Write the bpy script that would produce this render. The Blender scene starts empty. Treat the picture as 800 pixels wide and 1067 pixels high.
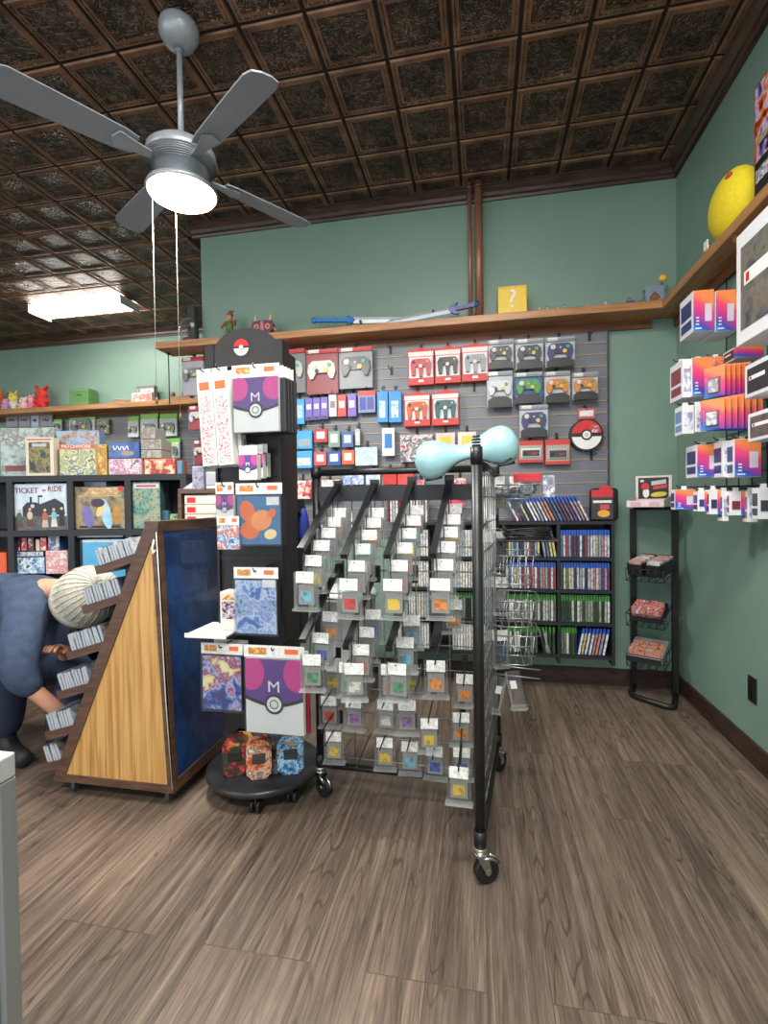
import bpy, bmesh, math, random
from mathutils import Vector, Matrix
R = random.Random(7)
PI = math.pi
SC = bpy.context.scene
COL = SC.collection
# ------------------------------------------------------------ camera
H = 1.2; F = 521.5; YAW, PIT, ROL = .1951, -.0197, -.0136
_r = Vector((math.cos(YAW), math.sin(YAW), 0))
_w = Vector((-math.sin(YAW)*math.cos(PIT), math.cos(YAW)*math.cos(PIT), math.sin(PIT)))
_u = _r.cross(_w)
RX = _r*math.cos(ROL) + _u*math.sin(ROL)
UX = _u*math.cos(ROL) - _r*math.sin(ROL)
cd = bpy.data.cameras.new('camera'); cam = bpy.data.objects.new('camera', cd); COL.objects.link(cam)
cd.sensor_fit = 'HORIZONTAL'; cd.sensor_width = 36; cd.lens = F/800*36; cd.clip_start = .02
m = Matrix.Identity(4)
for i in range(3):
    m[i][0] = RX[i]; m[i][1] = UX[i]; m[i][2] = -_w[i]
m[2][3] = H
cam.matrix_world = m
SC.camera = cam
SC.view_settings.view_transform = 'Standard'; SC.view_settings.look = 'None'; SC.view_settings.gamma = 1
SC.view_settings.use_curve_mapping = False
def at(px, py, ax, v):
    d = _w + RX*((px-400)/F) - UX*((py-533.5)/F)
    o = Vector((0, 0, H)); t = (v-o[ax])/d[ax]
    return o + d*t
D, XR, CZ, DF, XL = 3.442, 1.195, 3.272, 5.332, -2.046
# ------------------------------------------------------------ materials
def lin(c):
    return tuple(((x/255)/12.92 if x/255 <= .04045 else ((x/255+.055)/1.055)**2.4) for x in c)
MC = {}
def nn(nt, t, **k):
    n = nt.nodes.new(t)
    for a, b in k.items(): setattr(n, a, b)
    return n
def new_mat(key):
    m = bpy.data.materials.new(key); m.use_nodes = True
    nt = m.node_tree; b = nt.nodes['Principled BSDF']
    return m, nt, b
def coords(nt, rnd=False, kind='Object'):
    tc = nn(nt, 'ShaderNodeTexCoord')
    if not rnd: return tc.outputs[kind]
    oi = nn(nt, 'ShaderNodeObjectInfo'); mu = nn(nt, 'ShaderNodeMath', operation='MULTIPLY'); mu.inputs[1].default_value = 37.0
    nt.links.new(oi.outputs['Random'], mu.inputs[0])
    va = nn(nt, 'ShaderNodeVectorMath', operation='ADD')
    nt.links.new(tc.outputs[kind], va.inputs[0]); nt.links.new(mu.outputs[0], va.inputs[1])
    return va.outputs[0]
def M(col, rough=.5, metal=0, var=.06, scale=14, emit=0, coat=0, bump=0):
    key = f'm_{col}_{rough}_{metal}_{var}_{scale}_{emit}_{coat}_{bump}'
    if key in MC: return MC[key]
    m, nt, b = new_mat('paint_%02x%02x%02x' % tuple(col)); c = lin(col)
    no = nn(nt, 'ShaderNodeTexNoise'); no.inputs['Scale'].default_value = scale; no.inputs['Detail'].default_value = 3
    nt.links.new(coords(nt), no.inputs['Vector'])
    cr = nn(nt, 'ShaderNodeValToRGB')
    cr.color_ramp.elements[0].position = .3; cr.color_ramp.elements[1].position = .7
    cr.color_ramp.elements[0].color = (*[x*(1-var) for x in c], 1); cr.color_ramp.elements[1].color = (*[min(1, x*(1+var)) for x in c], 1)
    nt.links.new(no.outputs['Fac'], cr.inputs[0]); nt.links.new(cr.outputs[0], b.inputs['Base Color'])
    b.inputs['Roughness'].default_value = rough; b.inputs['Metallic'].default_value = metal
    b.inputs['Coat Weight'].default_value = coat
    if bump:
        bp = nn(nt, 'ShaderNodeBump'); bp.inputs['Strength'].default_value = bump; bp.inputs['Distance'].default_value = .004
        nt.links.new(no.outputs['Fac'], bp.inputs['Height']); nt.links.new(bp.outputs[0], b.inputs['Normal'])
    if emit:
        b.inputs['Emission Color'].default_value = (*c, 1); b.inputs['Emission Strength'].default_value = emit
    MC[key] = m; return m
def ART(pal, scale=8, detail=3, dist=1.5, rough=.35, rnd=True, const=False, coat=.3):
    key = f'a_{pal}_{scale}_{detail}_{dist}_{rnd}_{const}_{rough}'
    if key in MC: return MC[key]
    m, nt, b = new_mat('printed_art')
    no = nn(nt, 'ShaderNodeTexNoise'); no.inputs['Scale'].default_value = scale; no.inputs['Detail'].default_value = detail
    no.inputs['Distortion'].default_value = dist*.35
    nt.links.new(coords(nt, rnd), no.inputs['Vector'])
    cr = nn(nt, 'ShaderNodeValToRGB'); cr.color_ramp.interpolation = 'CONSTANT' if const else 'LINEAR'
    e = cr.color_ramp.elements; n = len(pal)
    for i in range(n):
        p = .34 + .34*i/(n-1) if n > 1 else .5
        if i < 2: el = e[i]; el.position = p
        else: el = e.new(p)
        el.color = (*lin(pal[i]), 1)
    wn = nn(nt, 'ShaderNodeTexNoise'); wn.inputs['Scale'].default_value = scale*4.5; wn.inputs['Detail'].default_value = 4; nt.links.new(coords(nt, rnd), wn.inputs['Vector'])
    ma = nn(nt, 'ShaderNodeMath', operation='MULTIPLY_ADD'); ma.inputs[1].default_value = 0 if const else .45; ma.inputs[2].default_value = 0 if const else -.225; nt.links.new(wn.outputs['Fac'], ma.inputs[0])
    ms = nn(nt, 'ShaderNodeMath', operation='ADD'); nt.links.new(no.outputs['Fac'], ms.inputs[0]); nt.links.new(ma.outputs[0], ms.inputs[1])
    nt.links.new(ms.outputs[0], cr.inputs[0]); nt.links.new(cr.outputs[0], b.inputs['Base Color'])
    b.inputs['Roughness'].default_value = rough; b.inputs['Coat Weight'].default_value = coat
    MC[key] = m; return m
def RAND(pal, rough=.4, key=''):
    """one flat palette colour per object, picked by the object's own random number"""
    k = f'r_{pal}_{rough}'
    if k in MC: return MC[k]
    m, nt, b = new_mat('printed_insert'); oi = nn(nt, 'ShaderNodeObjectInfo')
    cr = nn(nt, 'ShaderNodeValToRGB'); cr.color_ramp.interpolation = 'CONSTANT'; e = cr.color_ramp.elements
    n = len(pal)
    for i in range(n):
        if i < 2: el = e[i]; el.position = i/n
        else: el = e.new(i/n)
        el.color = (*lin(pal[i]), 1)
    no = nn(nt, 'ShaderNodeTexNoise'); no.inputs['Scale'].default_value = 55; no.inputs['Detail'].default_value = 2
    nt.links.new(coords(nt, True), no.inputs['Vector'])
    r2 = nn(nt, 'ShaderNodeValToRGB'); r2.color_ramp.elements[0].position = .42; r2.color_ramp.elements[1].position = .5
    r2.color_ramp.elements[0].color = (.18, .18, .2, 1); r2.color_ramp.elements[1].color = (1, 1, 1, 1)
    nt.links.new(no.outputs['Fac'], r2.inputs[0])
    mx = nn(nt, 'ShaderNodeMix', data_type='RGBA', blend_type='MULTIPLY'); mx.inputs[0].default_value = .55
    nt.links.new(oi.outputs['Random'], cr.inputs[0]); nt.links.new(cr.outputs[0], mx.inputs[6]); nt.links.new(r2.outputs[0], mx.inputs[7])
    nt.links.new(mx.outputs[2], b.inputs['Base Color']); b.inputs['Roughness'].default_value = rough
    MC[k] = m; return m
def CLEAR(tint=(249, 250, 250), amount=.035, rough=.08, key='clear_plastic'):
    k = f'c_{tint}_{amount}_{rough}'
    if k in MC: return MC[k]
    m, nt, b = new_mat(key)
    tr = nn(nt, 'ShaderNodeBsdfTransparent'); tr.inputs[0].default_value = (*lin(tint), 1)
    b.inputs['Base Color'].default_value = (*lin((226, 229, 230)), 1); b.inputs['Roughness'].default_value = rough
    fr = nn(nt, 'ShaderNodeLayerWeight'); fr.inputs[0].default_value = .3
    ad = nn(nt, 'ShaderNodeMath', operation='MULTIPLY_ADD'); ad.inputs[1].default_value = .4; ad.inputs[2].default_value = amount
    nt.links.new(fr.outputs['Fresnel'], ad.inputs[0])
    mx = nn(nt, 'ShaderNodeMixShader'); nt.links.new(ad.outputs[0], mx.inputs[0])
    nt.links.new(tr.outputs[0], mx.inputs[1]); nt.links.new(b.outputs[0], mx.inputs[2])
    nt.links.new(mx.outputs[0], nt.nodes['Material Output'].inputs[0])
    MC[k] = m; return m
def GRAD(stops, axis=2, rough=.35):
    k = f'g_{stops}_{axis}'
    if k in MC: return MC[k]
    m, nt, b = new_mat('gradient_print'); tc = nn(nt, 'ShaderNodeTexCoord'); sp = nn(nt, 'ShaderNodeSeparateXYZ')
    nt.links.new(tc.outputs['Generated'], sp.inputs[0])
    a = nn(nt, 'ShaderNodeMath', operation='MULTIPLY_ADD'); a.inputs[1].default_value = .35
    nt.links.new(sp.outputs[0], a.inputs[0]); nt.links.new(sp.outputs[axis], a.inputs[2])
    cr = nn(nt, 'ShaderNodeValToRGB'); e = cr.color_ramp.elements
    for i, (p, c) in enumerate(stops):
        if i < 2: el = e[i]; el.position = p
        else: el = e.new(p)
        el.color = (*lin(c), 1)
    nt.links.new(a.outputs[0], cr.inputs[0]); nt.links.new(cr.outputs[0], b.inputs['Base Color']); b.inputs['Roughness'].default_value = rough
    MC[k] = m; return m
def WOOD(c1, c2, scale=(1, 1, 12), freq=6, rough=.45, bump=.1):
    k = f'w_{c1}_{c2}_{scale}_{freq}'
    if k in MC: return MC[k]
    m, nt, b = new_mat('wood_grain'); mp = nn(nt, 'ShaderNodeMapping'); mp.inputs['Scale'].default_value = scale
    nt.links.new(coords(nt), mp.inputs['Vector'])
    no = nn(nt, 'ShaderNodeTexNoise'); no.inputs['Scale'].default_value = freq; no.inputs['Detail'].default_value = 6; no.inputs['Distortion'].default_value = .6
    nt.links.new(mp.outputs[0], no.inputs['Vector'])
    cr = nn(nt, 'ShaderNodeValToRGB'); cr.color_ramp.elements[0].position = .35; cr.color_ramp.elements[1].position = .62
    cr.color_ramp.elements[0].color = (*lin(c1), 1); cr.color_ramp.elements[1].color = (*lin(c2), 1)
    nt.links.new(no.outputs['Fac'], cr.inputs[0]); nt.links.new(cr.outputs[0], b.inputs['Base Color'])
    bp = nn(nt, 'ShaderNodeBump'); bp.inputs['Strength'].default_value = bump; bp.inputs['Distance'].default_value = .002
    nt.links.new(no.outputs['Fac'], bp.inputs['Height']); nt.links.new(bp.outputs[0], b.inputs['Normal'])
    b.inputs['Roughness'].default_value = rough
    MC[k] = m; return m
BLACK = M((26, 26, 27), .45, 0, .1); DARK = M((48, 49, 51), .5); CHROME = M((190, 190, 192), .25, 1, .04)
WIRE = M((165, 167, 168), .35, .8); WHITE = M((232, 231, 226), .45, 0, .03); TAG = ART([(238, 236, 230), (232, 230, 224), (196, 194, 190), (238, 236, 232)], 60, 2, .2, .5)
RED = M((196, 32, 38), .4); GLASS = CLEAR(); BAGC = CLEAR((246, 247, 248), .015, .12, 'clear_film')
# ------------------------------------------------------------ mesh builder
KIDS = {}
class MB:
    def __init__(s): s.v = []; s.f = []; s.fm = []; s.sm = []; s.m = []
    def mi(s, m):
        if m not in s.m: s.m.append(m)
        return s.m.index(m)
    def add(s, vs, fs, m, smooth=False, T=None):
        o = len(s.v); k = s.mi(m)
        for v in vs:
            v = Vector(v)
            s.v.append(T @ v if T is not None else v)
        for i, f in enumerate(fs):
            s.f.append([o+q for q in f]); s.fm.append(k); s.sm.append(smooth if isinstance(smooth, bool) else smooth[i])
        return s
    def box(s, x0, x1, y0, y1, z0, z1, m, T=None):
        return s.add([(x0, y0, z0), (x1, y0, z0), (x1, y1, z0), (x0, y1, z0), (x0, y0, z1), (x1, y0, z1), (x1, y1, z1), (x0, y1, z1)],
                     [(3, 2, 1, 0), (4, 5, 6, 7), (0, 1, 5, 4), (1, 2, 6, 5), (2, 3, 7, 6), (3, 0, 4, 7)], m, False, T)
    def bbox(s, x0, x1, y0, y1, z0, z1, m, b=.004, T=None):
        """box with chamfered edges"""
        bm = bmesh.new(); bmesh.ops.create_cube(bm, size=1)
        for v in bm.verts:
            v.co = Vector(((x0+x1)/2+v.co.x*(x1-x0), (y0+y1)/2+v.co.y*(y1-y0), (z0+z1)/2+v.co.z*(z1-z0)))
        bmesh.ops.bevel(bm, geom=list(bm.edges), offset=b, segments=2, affect='EDGES', profile=.5)
        bm.verts.index_update()
        s.add([v.co.copy() for v in bm.verts], [[v.index for v in f.verts] for f in bm.faces], m, True if b > .012 else False, T); bm.free(); return s
    def tube(s, pts, r, m, n=8, closed=False, T=None, cap=True):
        pts = [Vector(p) for p in pts]; k = len(pts); rs = r if isinstance(r, (list, tuple)) else [r]*k
        vs = []; fs = []; up = None
        for i, p in enumerate(pts):
            if closed: t = (pts[(i+1) % k]-pts[i-1])
            else: t = pts[min(i+1, k-1)]-pts[max(i-1, 0)]
            t.normalize()
            if up is None: up = t.orthogonal().normalized()
            else:
                up = up - t*up.dot(t)
                up = up.normalized() if up.length > 1e-5 else t.orthogonal().normalized()
            w = t.cross(up)
            for j in range(n):
                a = 2*PI*j/n; vs.append(p + (up*math.cos(a)+w*math.sin(a))*rs[i])
        for i in range(k if closed else k-1):
            for j in range(n):
                a = i*n+j; b_ = i*n+(j+1) % n; c = ((i+1) % k)*n+(j+1) % n; d = ((i+1) % k)*n+j
                fs.append((a, b_, c, d))
        sm = [True]*len(fs)
        if not closed and cap:
            fs.append(tuple(range(n))[::-1]); fs.append(tuple((k-1)*n+j for j in range(n))); sm += [False, False]
        return s.add(vs, fs, m, sm, T)
    def cyl(s, p0, p1, r, m, n=16, T=None): return s.tube([p0, p1], r, m, n, T=T)
    def lathe(s, prof, m, n=24, T=None, c=(0, 0)):
        vs = []; fs = []
        for (r, z) in prof:
            for j in range(n):
                a = 2*PI*j/n; vs.append((c[0]+r*math.cos(a), c[1]+r*math.sin(a), z))
        for i in range(len(prof)-1):
            for j in range(n):
                fs.append((i*n+j, i*n+(j+1) % n, (i+1)*n+(j+1) % n, (i+1)*n+j))
        return s.add(vs, fs, m, True, T)
    def prism(s, pts, y0, y1, m, T=None):
        """outline in x,z pushed from y0 to y1"""
        n = len(pts); vs = [(x, y0, z) for x, z in pts]+[(x, y1, z) for x, z in pts]
        fs = [tuple(range(n)), tuple(range(2*n-1, n-1, -1))]+[(i, n+i, n+(i+1) % n, (i+1) % n)[::-1] for i in range(n)]
        # orient
        A = sum(pts[i][0]*pts[(i+1) % n][1]-pts[(i+1) % n][0]*pts[i][1] for i in range(n))
        if (A < 0) == (y0 < y1): fs = [f[::-1] for f in fs]
        return s.add(vs, fs, m, False, T)
    def disc(s, x, z, r, y0, y1, m, n=28, r0=0, a0=0, a1=2*PI, T=None):
        full = abs(a1-a0-2*PI) < 1e-6
        if r0 == 0:
            pts = [(x+r*math.cos(a0+(a1-a0)*i/n), z+r*math.sin(a0+(a1-a0)*i/n)) for i in range(n if full else n+1)]
            return s.prism(pts, y0, y1, m, T)
        vs = []; fs = []
        for i in range(n+1):
            a = a0+(a1-a0)*i/n
            for rr in (r0, r):
                for y in (y0, y1): vs.append((x+rr*math.cos(a), y, z+rr*math.sin(a)))
        for i in range(n):
            b = i*4; c = b+4
            fs += [(b, b+2, c+2, c), (b+1, c+1, c+3, b+3), (b+2, b+3, c+3, c+2), (b, c, c+1, b+1)]
        return s.add(vs, fs, m, False, T)
    def ball(s, c, r, m, seg=12, rings=8, T=None):
        rx, ry, rz = r if isinstance(r, (tuple, list)) else (r, r, r)
        vs = [(c[0], c[1], c[2]-rz)]; fs = []
        for i in range(1, rings):
            t = -PI/2+PI*i/rings
            for j in range(seg):
                a = 2*PI*j/seg; vs.append((c[0]+rx*math.cos(t)*math.cos(a), c[1]+ry*math.cos(t)*math.sin(a), c[2]+rz*math.sin(t)))
        vs.append((c[0], c[1], c[2]+rz)); L = len(vs)-1
        for j in range(seg):
            fs.append((0, 1+(j+1) % seg, 1+j)); fs.append((L, L-seg+j, L-seg+(j+1) % seg))
        for i in range(rings-2):
            for j in range(seg):
                a = 1+i*seg+j; b = 1+i*seg+(j+1) % seg; fs.append((a, b, b+seg, a+seg))
        return s.add(vs, fs, m, True, T)
    def text(s, body, size, m, loc=(0, 0, 0), ext=.0006, T=None, sx=1.0, align='CENTER'):
        """letters standing in the x,z plane, facing -y"""
        cu = bpy.data.curves.new('t', 'FONT'); cu.body = body; cu.size = size; cu.extrude = ext; cu.align_x = align; cu.align_y = 'CENTER'; cu.resolution_u = 3
        o = bpy.data.objects.new('t', cu); COL.objects.link(o); bpy.context.view_layer.update()
        me = bpy.data.meshes.new_from_object(o.evaluated_get(bpy.context.evaluated_depsgraph_get()))
        vs = [(loc[0]+v.co.x*sx, loc[1]-v.co.z, loc[2]+v.co.y) for v in me.vertices]
        s.add(vs, [tuple(p.vertices) for p in me.polygons], m, False, T)
        bpy.data.objects.remove(o); bpy.data.curves.remove(cu); bpy.data.meshes.remove(me); return s
    def mesh(s, name):
        me = bpy.data.meshes.new(name); me.from_pydata([tuple(v) for v in s.v], [], s.f)
        for m in s.m: me.materials.append(m)
        me.polygons.foreach_set('material_index', s.fm); me.polygons.foreach_set('use_smooth', s.sm); me.update()
        return me
    def build(s, name, parent=None, loc=None, rot=None, label=None):
        o = bpy.data.objects.new(name, s.mesh(name)); COL.objects.link(o)
        if parent is not None: o.parent = parent; KIDS.setdefault(parent.name, []).append(o)
        if loc is not None: o.location = loc
        if rot is not None: o.rotation_euler = rot
        if label: o['label'] = label
        return o
def tag(o, label, cat, group=None, kind=None):
    if label: o['label'] = label
    if cat: o['category'] = cat
    if group: o['group'] = group
    if kind: o['kind'] = kind
    return o
def thing(name, label, cat, loc=(0, 0, 0), rot=0, group=None):
    o = bpy.data.objects.new(name, None); o.empty_display_size = .05; COL.objects.link(o); o.location = loc
    o.rotation_euler = rot if isinstance(rot, (tuple, list)) else (0, 0, rot)
    return tag(o, label, cat, group)
def struct(name, mb):
    o = mb.build(name); o['kind'] = 'structure'; return o
def copy_tree(src, parent=None):
    c = src.copy(); COL.objects.link(c); c.parent = parent
    for ch in list(KIDS.get(src.name, [])): copy_tree(ch, c)
    if parent is not None: KIDS.setdefault(parent.name, []).append(c)
    return c
class Stamp:
    """makes a thing once, then hands out copies of it and its parts"""
    def __init__(s, make): s.make = make; s.first = None
    def put(s, label, loc, rot=0, group=None, scale=None):
        if s.first is None: o = s.first = s.make(); 
        else: o = copy_tree(s.first)
        o.location = loc; o.rotation_euler = rot if isinstance(rot, (tuple, list)) else (0, 0, rot)
        o['label'] = label
        if group: o['group'] = group
        if scale: o.scale = scale
        return o
ORD = 'first second third fourth fifth sixth seventh eighth ninth tenth eleventh twelfth thirteenth fourteenth fifteenth sixteenth seventeenth eighteenth nineteenth twentieth'.split()
def nth(i): return ORD[i] if i < 20 else 'twenty-'+ORD[i-20]
def wrect(a, b, c, d, Y):
    """px rectangle on the plane y=Y -> x0, x1, z0, z1"""
    p = at(a, (b+d)/2, 1, Y); q = at(c, (b+d)/2, 1, Y); t = at((a+c)/2, b, 1, Y); u = at((a+c)/2, d, 1, Y)
    return p.x, q.x, u.z, t.z
# ------------------------------------------------------------ room shell
def green_mat():
    m, nt, b = new_mat('green_wall_paint'); no = nn(nt, 'ShaderNodeTexNoise'); no.inputs['Scale'].default_value = 1.6; no.inputs['Detail'].default_value = 4
    nt.links.new(coords(nt), no.inputs['Vector']); cr = nn(nt, 'ShaderNodeValToRGB')
    cr.color_ramp.elements[0].position = .3; cr.color_ramp.elements[1].position = .7
    cr.color_ramp.elements[0].color = (*lin((118, 146, 132)), 1); cr.color_ramp.elements[1].color = (*lin((126, 154, 139)), 1)
    nt.links.new(no.outputs['Fac'], cr.inputs[0]); nt.links.new(cr.outputs[0], b.inputs['Base Color']); b.inputs['Roughness'].default_value = .42
    n2 = nn(nt, 'ShaderNodeTexNoise'); n2.inputs['Scale'].default_value = 90; nt.links.new(coords(nt), n2.inputs['Vector'])
    bp = nn(nt, 'ShaderNodeBump'); bp.inputs['Strength'].default_value = .12; bp.inputs['Distance'].default_value = .002
    nt.links.new(n2.outputs['Fac'], bp.inputs['Height']); nt.links.new(bp.outputs[0], b.inputs['Normal'])
    return m
GREEN = green_mat()
XW, YB = -8.5, -3.2
struct('wall_back', MB().box(XL, XR+.12, D, D+.12, 0, CZ, GREEN))
struct('wall_return', MB().box(XL, XL+.12, D+.12, DF, 0, CZ, GREEN))
struct('wall_far', MB().box(XW, XL+.12, DF, DF+.12, 0, CZ, GREEN))
struct('wall_right', MB().box(XR, XR+.12, YB, D, 0, CZ, GREEN))
struct('wall_left', MB().box(XW-.12, XW, YB, DF+.12, 0, CZ, GREEN))
def floor_mat():
    m, nt, b = new_mat('wood_plank_floor'); L = nt.links.new; c = coords(nt)
    sp = nn(nt, 'ShaderNodeSeparateXYZ'); L(c, sp.inputs[0]); cb = nn(nt, 'ShaderNodeCombineXYZ'); L(sp.outputs[1], cb.inputs[0]); L(sp.outputs[0], cb.inputs[1])
    def brick(c1, c2, mort):
        br = nn(nt, 'ShaderNodeTexBrick'); L(cb.outputs[0], br.inputs['Vector'])
        br.inputs['Scale'].default_value = 1; br.inputs['Brick Width'].default_value = 1.22; br.inputs['Row Height'].default_value = .152
        br.inputs['Mortar Size'].default_value = .0012; br.inputs['Mortar Smooth'].default_value = .3; br.offset = .37; br.offset_frequency = 3; br.squash = 1
        br.inputs['Color1'].default_value = c1; br.inputs['Color2'].default_value = c2; br.inputs['Mortar'].default_value = mort; return br
    b1 = brick((0, 0, 0, 1), (1, 1, 1, 1), (.5, .5, .5, 1))
    # per plank shift of the grain
    mu = nn(nt, 'ShaderNodeVectorMath', operation='SCALE'); L(b1.outputs['Color'], mu.inputs[0]); mu.inputs['Scale'].default_value = 23
    ad = nn(nt, 'ShaderNodeVectorMath', operation='ADD'); L(c, ad.inputs[0]); L(mu.outputs[0], ad.inputs[1])
    mp = nn(nt, 'ShaderNodeMapping'); mp.inputs['Scale'].default_value = (19, .75, 1); L(ad.outputs[0], mp.inputs['Vector'])
    n1 = nn(nt, 'ShaderNodeTexNoise'); n1.inputs['Scale'].default_value = 1.7; n1.inputs['Detail'].default_value = 9; n1.inputs['Roughness'].default_value = .72; n1.inputs['Distortion'].default_value = .35; L(mp.outputs[0], n1.inputs['Vector'])
    r1 = nn(nt, 'ShaderNodeValToRGB'); e = r1.color_ramp.elements; e[0].position = .3; e[1].position = .72
    e[0].color = (*lin((70, 61, 55)), 1); e[1].color = (*lin((148, 135, 122)), 1)
    k = e.new(.46); k.color = (*lin((101, 88, 78)), 1); k = e.new(.58); k.color = (*lin((122, 108, 96)), 1)
    L(n1.outputs['Fac'], r1.inputs[0])
    # cathedral grain lines
    mp2 = nn(nt, 'ShaderNodeMapping'); mp2.inputs['Scale'].default_value = (5.5, .55, 1); L(ad.outputs[0], mp2.inputs['Vector'])
    n3 = nn(nt, 'ShaderNodeTexNoise'); n3.inputs['Scale'].default_value = 1.3; n3.inputs['Detail'].default_value = 2; L(mp2.outputs[0], n3.inputs['Vector'])
    sc = nn(nt, 'ShaderNodeMath', operation='MULTIPLY'); sc.inputs[1].default_value = 150; L(n3.outputs['Fac'], sc.inputs[0])
    si = nn(nt, 'ShaderNodeMath', operation='SINE'); L(sc.outputs[0], si.inputs[0])
    r2 = nn(nt, 'ShaderNodeValToRGB'); r2.color_ramp.elements[0].position = .72; r2.color_ramp.elements[1].position = 1
    r2.color_ramp.elements[0].color = (1, 1, 1, 1); r2.color_ramp.elements[1].color = (.58, .53, .50, 1); L(si.outputs[0], r2.inputs[0])
    mpk = nn(nt, 'ShaderNodeMapping'); mpk.inputs['Scale'].default_value = (3, .8, 1); L(ad.outputs[0], mpk.inputs['Vector'])
    n4 = nn(nt, 'ShaderNodeTexNoise'); n4.inputs['Scale'].default_value = 1.2; L(mpk.outputs[0], n4.inputs['Vector'])
    r4 = nn(nt, 'ShaderNodeValToRGB'); r4.color_ramp.elements[0].position = .42; r4.color_ramp.elements[1].position = .6; L(n4.outputs['Fac'], r4.inputs[0])
    x1 = nn(nt, 'ShaderNodeMix', data_type='RGBA', blend_type='MULTIPLY'); L(r4.outputs[0], x1.inputs[0]); L(r1.outputs[0], x1.inputs[6]); L(r2.outputs[0], x1.inputs[7])
    # plank tint and joints
    b2 = brick((.86, .84, .83, 1), (1.12, 1.07, 1.02, 1), (.48, .44, .41, 1))
    x2 = nn(nt, 'ShaderNodeMix', data_type='RGBA', blend_type='MULTIPLY'); x2.inputs[0].default_value = 1; L(x1.outputs[2], x2.inputs[6]); L(b2.outputs['Color'], x2.inputs[7])
    # fine pores
    mp3 = nn(nt, 'ShaderNodeMapping'); mp3.inputs['Scale'].default_value = (260, 9, 1); L(c, mp3.inputs['Vector'])
    n5 = nn(nt, 'ShaderNodeTexNoise'); n5.inputs['Scale'].default_value = 1; n5.inputs['Detail'].default_value = 2; L(mp3.outputs[0], n5.inputs['Vector'])
    r5 = nn(nt, 'ShaderNodeValToRGB'); r5.color_ramp.elements[0].position = .35; r5.color_ramp.elements[1].position = .6
    r5.color_ramp.elements[0].color = (.72, .7, .68, 1); r5.color_ramp.elements[1].color = (1.08, 1.08, 1.08, 1); L(n5.outputs['Fac'], r5.inputs[0])
    x3 = nn(nt, 'ShaderNodeMix', data_type='RGBA', blend_type='MULTIPLY'); x3.inputs[0].default_value = .8; L(x2.outputs[2], x3.inputs[6]); L(r5.outputs[0], x3.inputs[7])
    L(x3.outputs[2], b.inputs['Base Color']); b.inputs['Roughness'].default_value = .42
    bp = nn(nt, 'ShaderNodeBump'); bp.inputs['Strength'].default_value = .25; bp.inputs['Distance'].default_value = .0015
    L(n5.outputs['Fac'], bp.inputs['Height']); L(bp.outputs[0], b.inputs['Normal'])
    return m
struct('floor', MB().box(XW, XR, YB, DF, -.05, 0, floor_mat()))
# tin ceiling: one-foot pressed squares
def tin_mat(base1, base2, swirl):
    m, nt, b = new_mat('antique_copper_tin'); L = nt.links.new; c = coords(nt)
    no = nn(nt, 'ShaderNodeTexNoise'); no.inputs['Scale'].default_value = 7; no.inputs['Detail'].default_value = 5; L(c, no.inputs['Vector'])
    cr = nn(nt, 'ShaderNodeValToRGB'); e = cr.color_ramp.elements; e[0].position = .35; e[1].position = .68
    e[0].color = (*lin(base1), 1); e[1].color = (*lin(base2), 1); L(no.outputs['Fac'], cr.inputs[0])
    b.inputs['Metallic'].default_value = .35; b.inputs['Roughness'].default_value = .42
    out = cr.outputs[0]
    if swirl:
        n2 = nn(nt, 'ShaderNodeTexNoise'); n2.inputs['Scale'].default_value = 24; n2.inputs['Detail'].default_value = 0; n2.inputs['Distortion'].default_value = 1.1; L(c, n2.inputs['Vector'])
        mu = nn(nt, 'ShaderNodeMath', operation='MULTIPLY'); mu.inputs[1].default_value = 34; L(n2.outputs['Fac'], mu.inputs[0])
        si = nn(nt, 'ShaderNodeMath', operation='SINE'); L(mu.outputs[0], si.inputs[0])
        r2 = nn(nt, 'ShaderNodeValToRGB'); r2.color_ramp.elements[0].position = .35; r2.color_ramp.elements[1].position = .95
        r2.color_ramp.elements[0].color = (.38, .37, .36, 1); r2.color_ramp.elements[1].color = (1.2, 1.15, 1.1, 1); L(si.outputs[0], r2.inputs[0])
        x = nn(nt, 'ShaderNodeMix', data_type='RGBA', blend_type='MULTIPLY'); x.inputs[0].default_value = 1; L(out, x.inputs[6]); L(r2.outputs[0], x.inputs[7]); out = x.outputs[2]
        bp = nn(nt, 'ShaderNodeBump'); bp.inputs['Strength'].default_value = .8; bp.inputs['Distance'].default_value = .006
        L(si.outputs[0], bp.inputs['Height']); L(bp.outputs[0], b.inputs['Normal'])
    L(out, b.inputs['Base Color']); return m
TIN_F = tin_mat((104, 74, 54), (156, 114, 86), False); TIN_P = tin_mat((78, 62, 53), (140, 112, 92), True); TIN_G = M((22, 17, 15), .7)
cb_ = MB(); cb_.box(XW, XR, YB, DF, CZ, CZ+.08, TIN_G)
ts = .300; X0 = 1.081; Y0 = 2.945
def ring(mb, x0, x1, y0, y1, i0, i1, z0, z1, m):
    a = [(x0+i0, y0+i0, z0), (x1-i0, y0+i0, z0), (x1-i0, y1-i0, z0), (x0+i0, y1-i0, z0), (x0+i1, y0+i1, z1), (x1-i1, y0+i1, z1), (x1-i1, y1-i1, z1), (x0+i1, y1-i1, z1)]
    mb.add(a, [(j, 4+j, 4+(j+1) % 4, (j+1) % 4) for j in range(4)], m)
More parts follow.
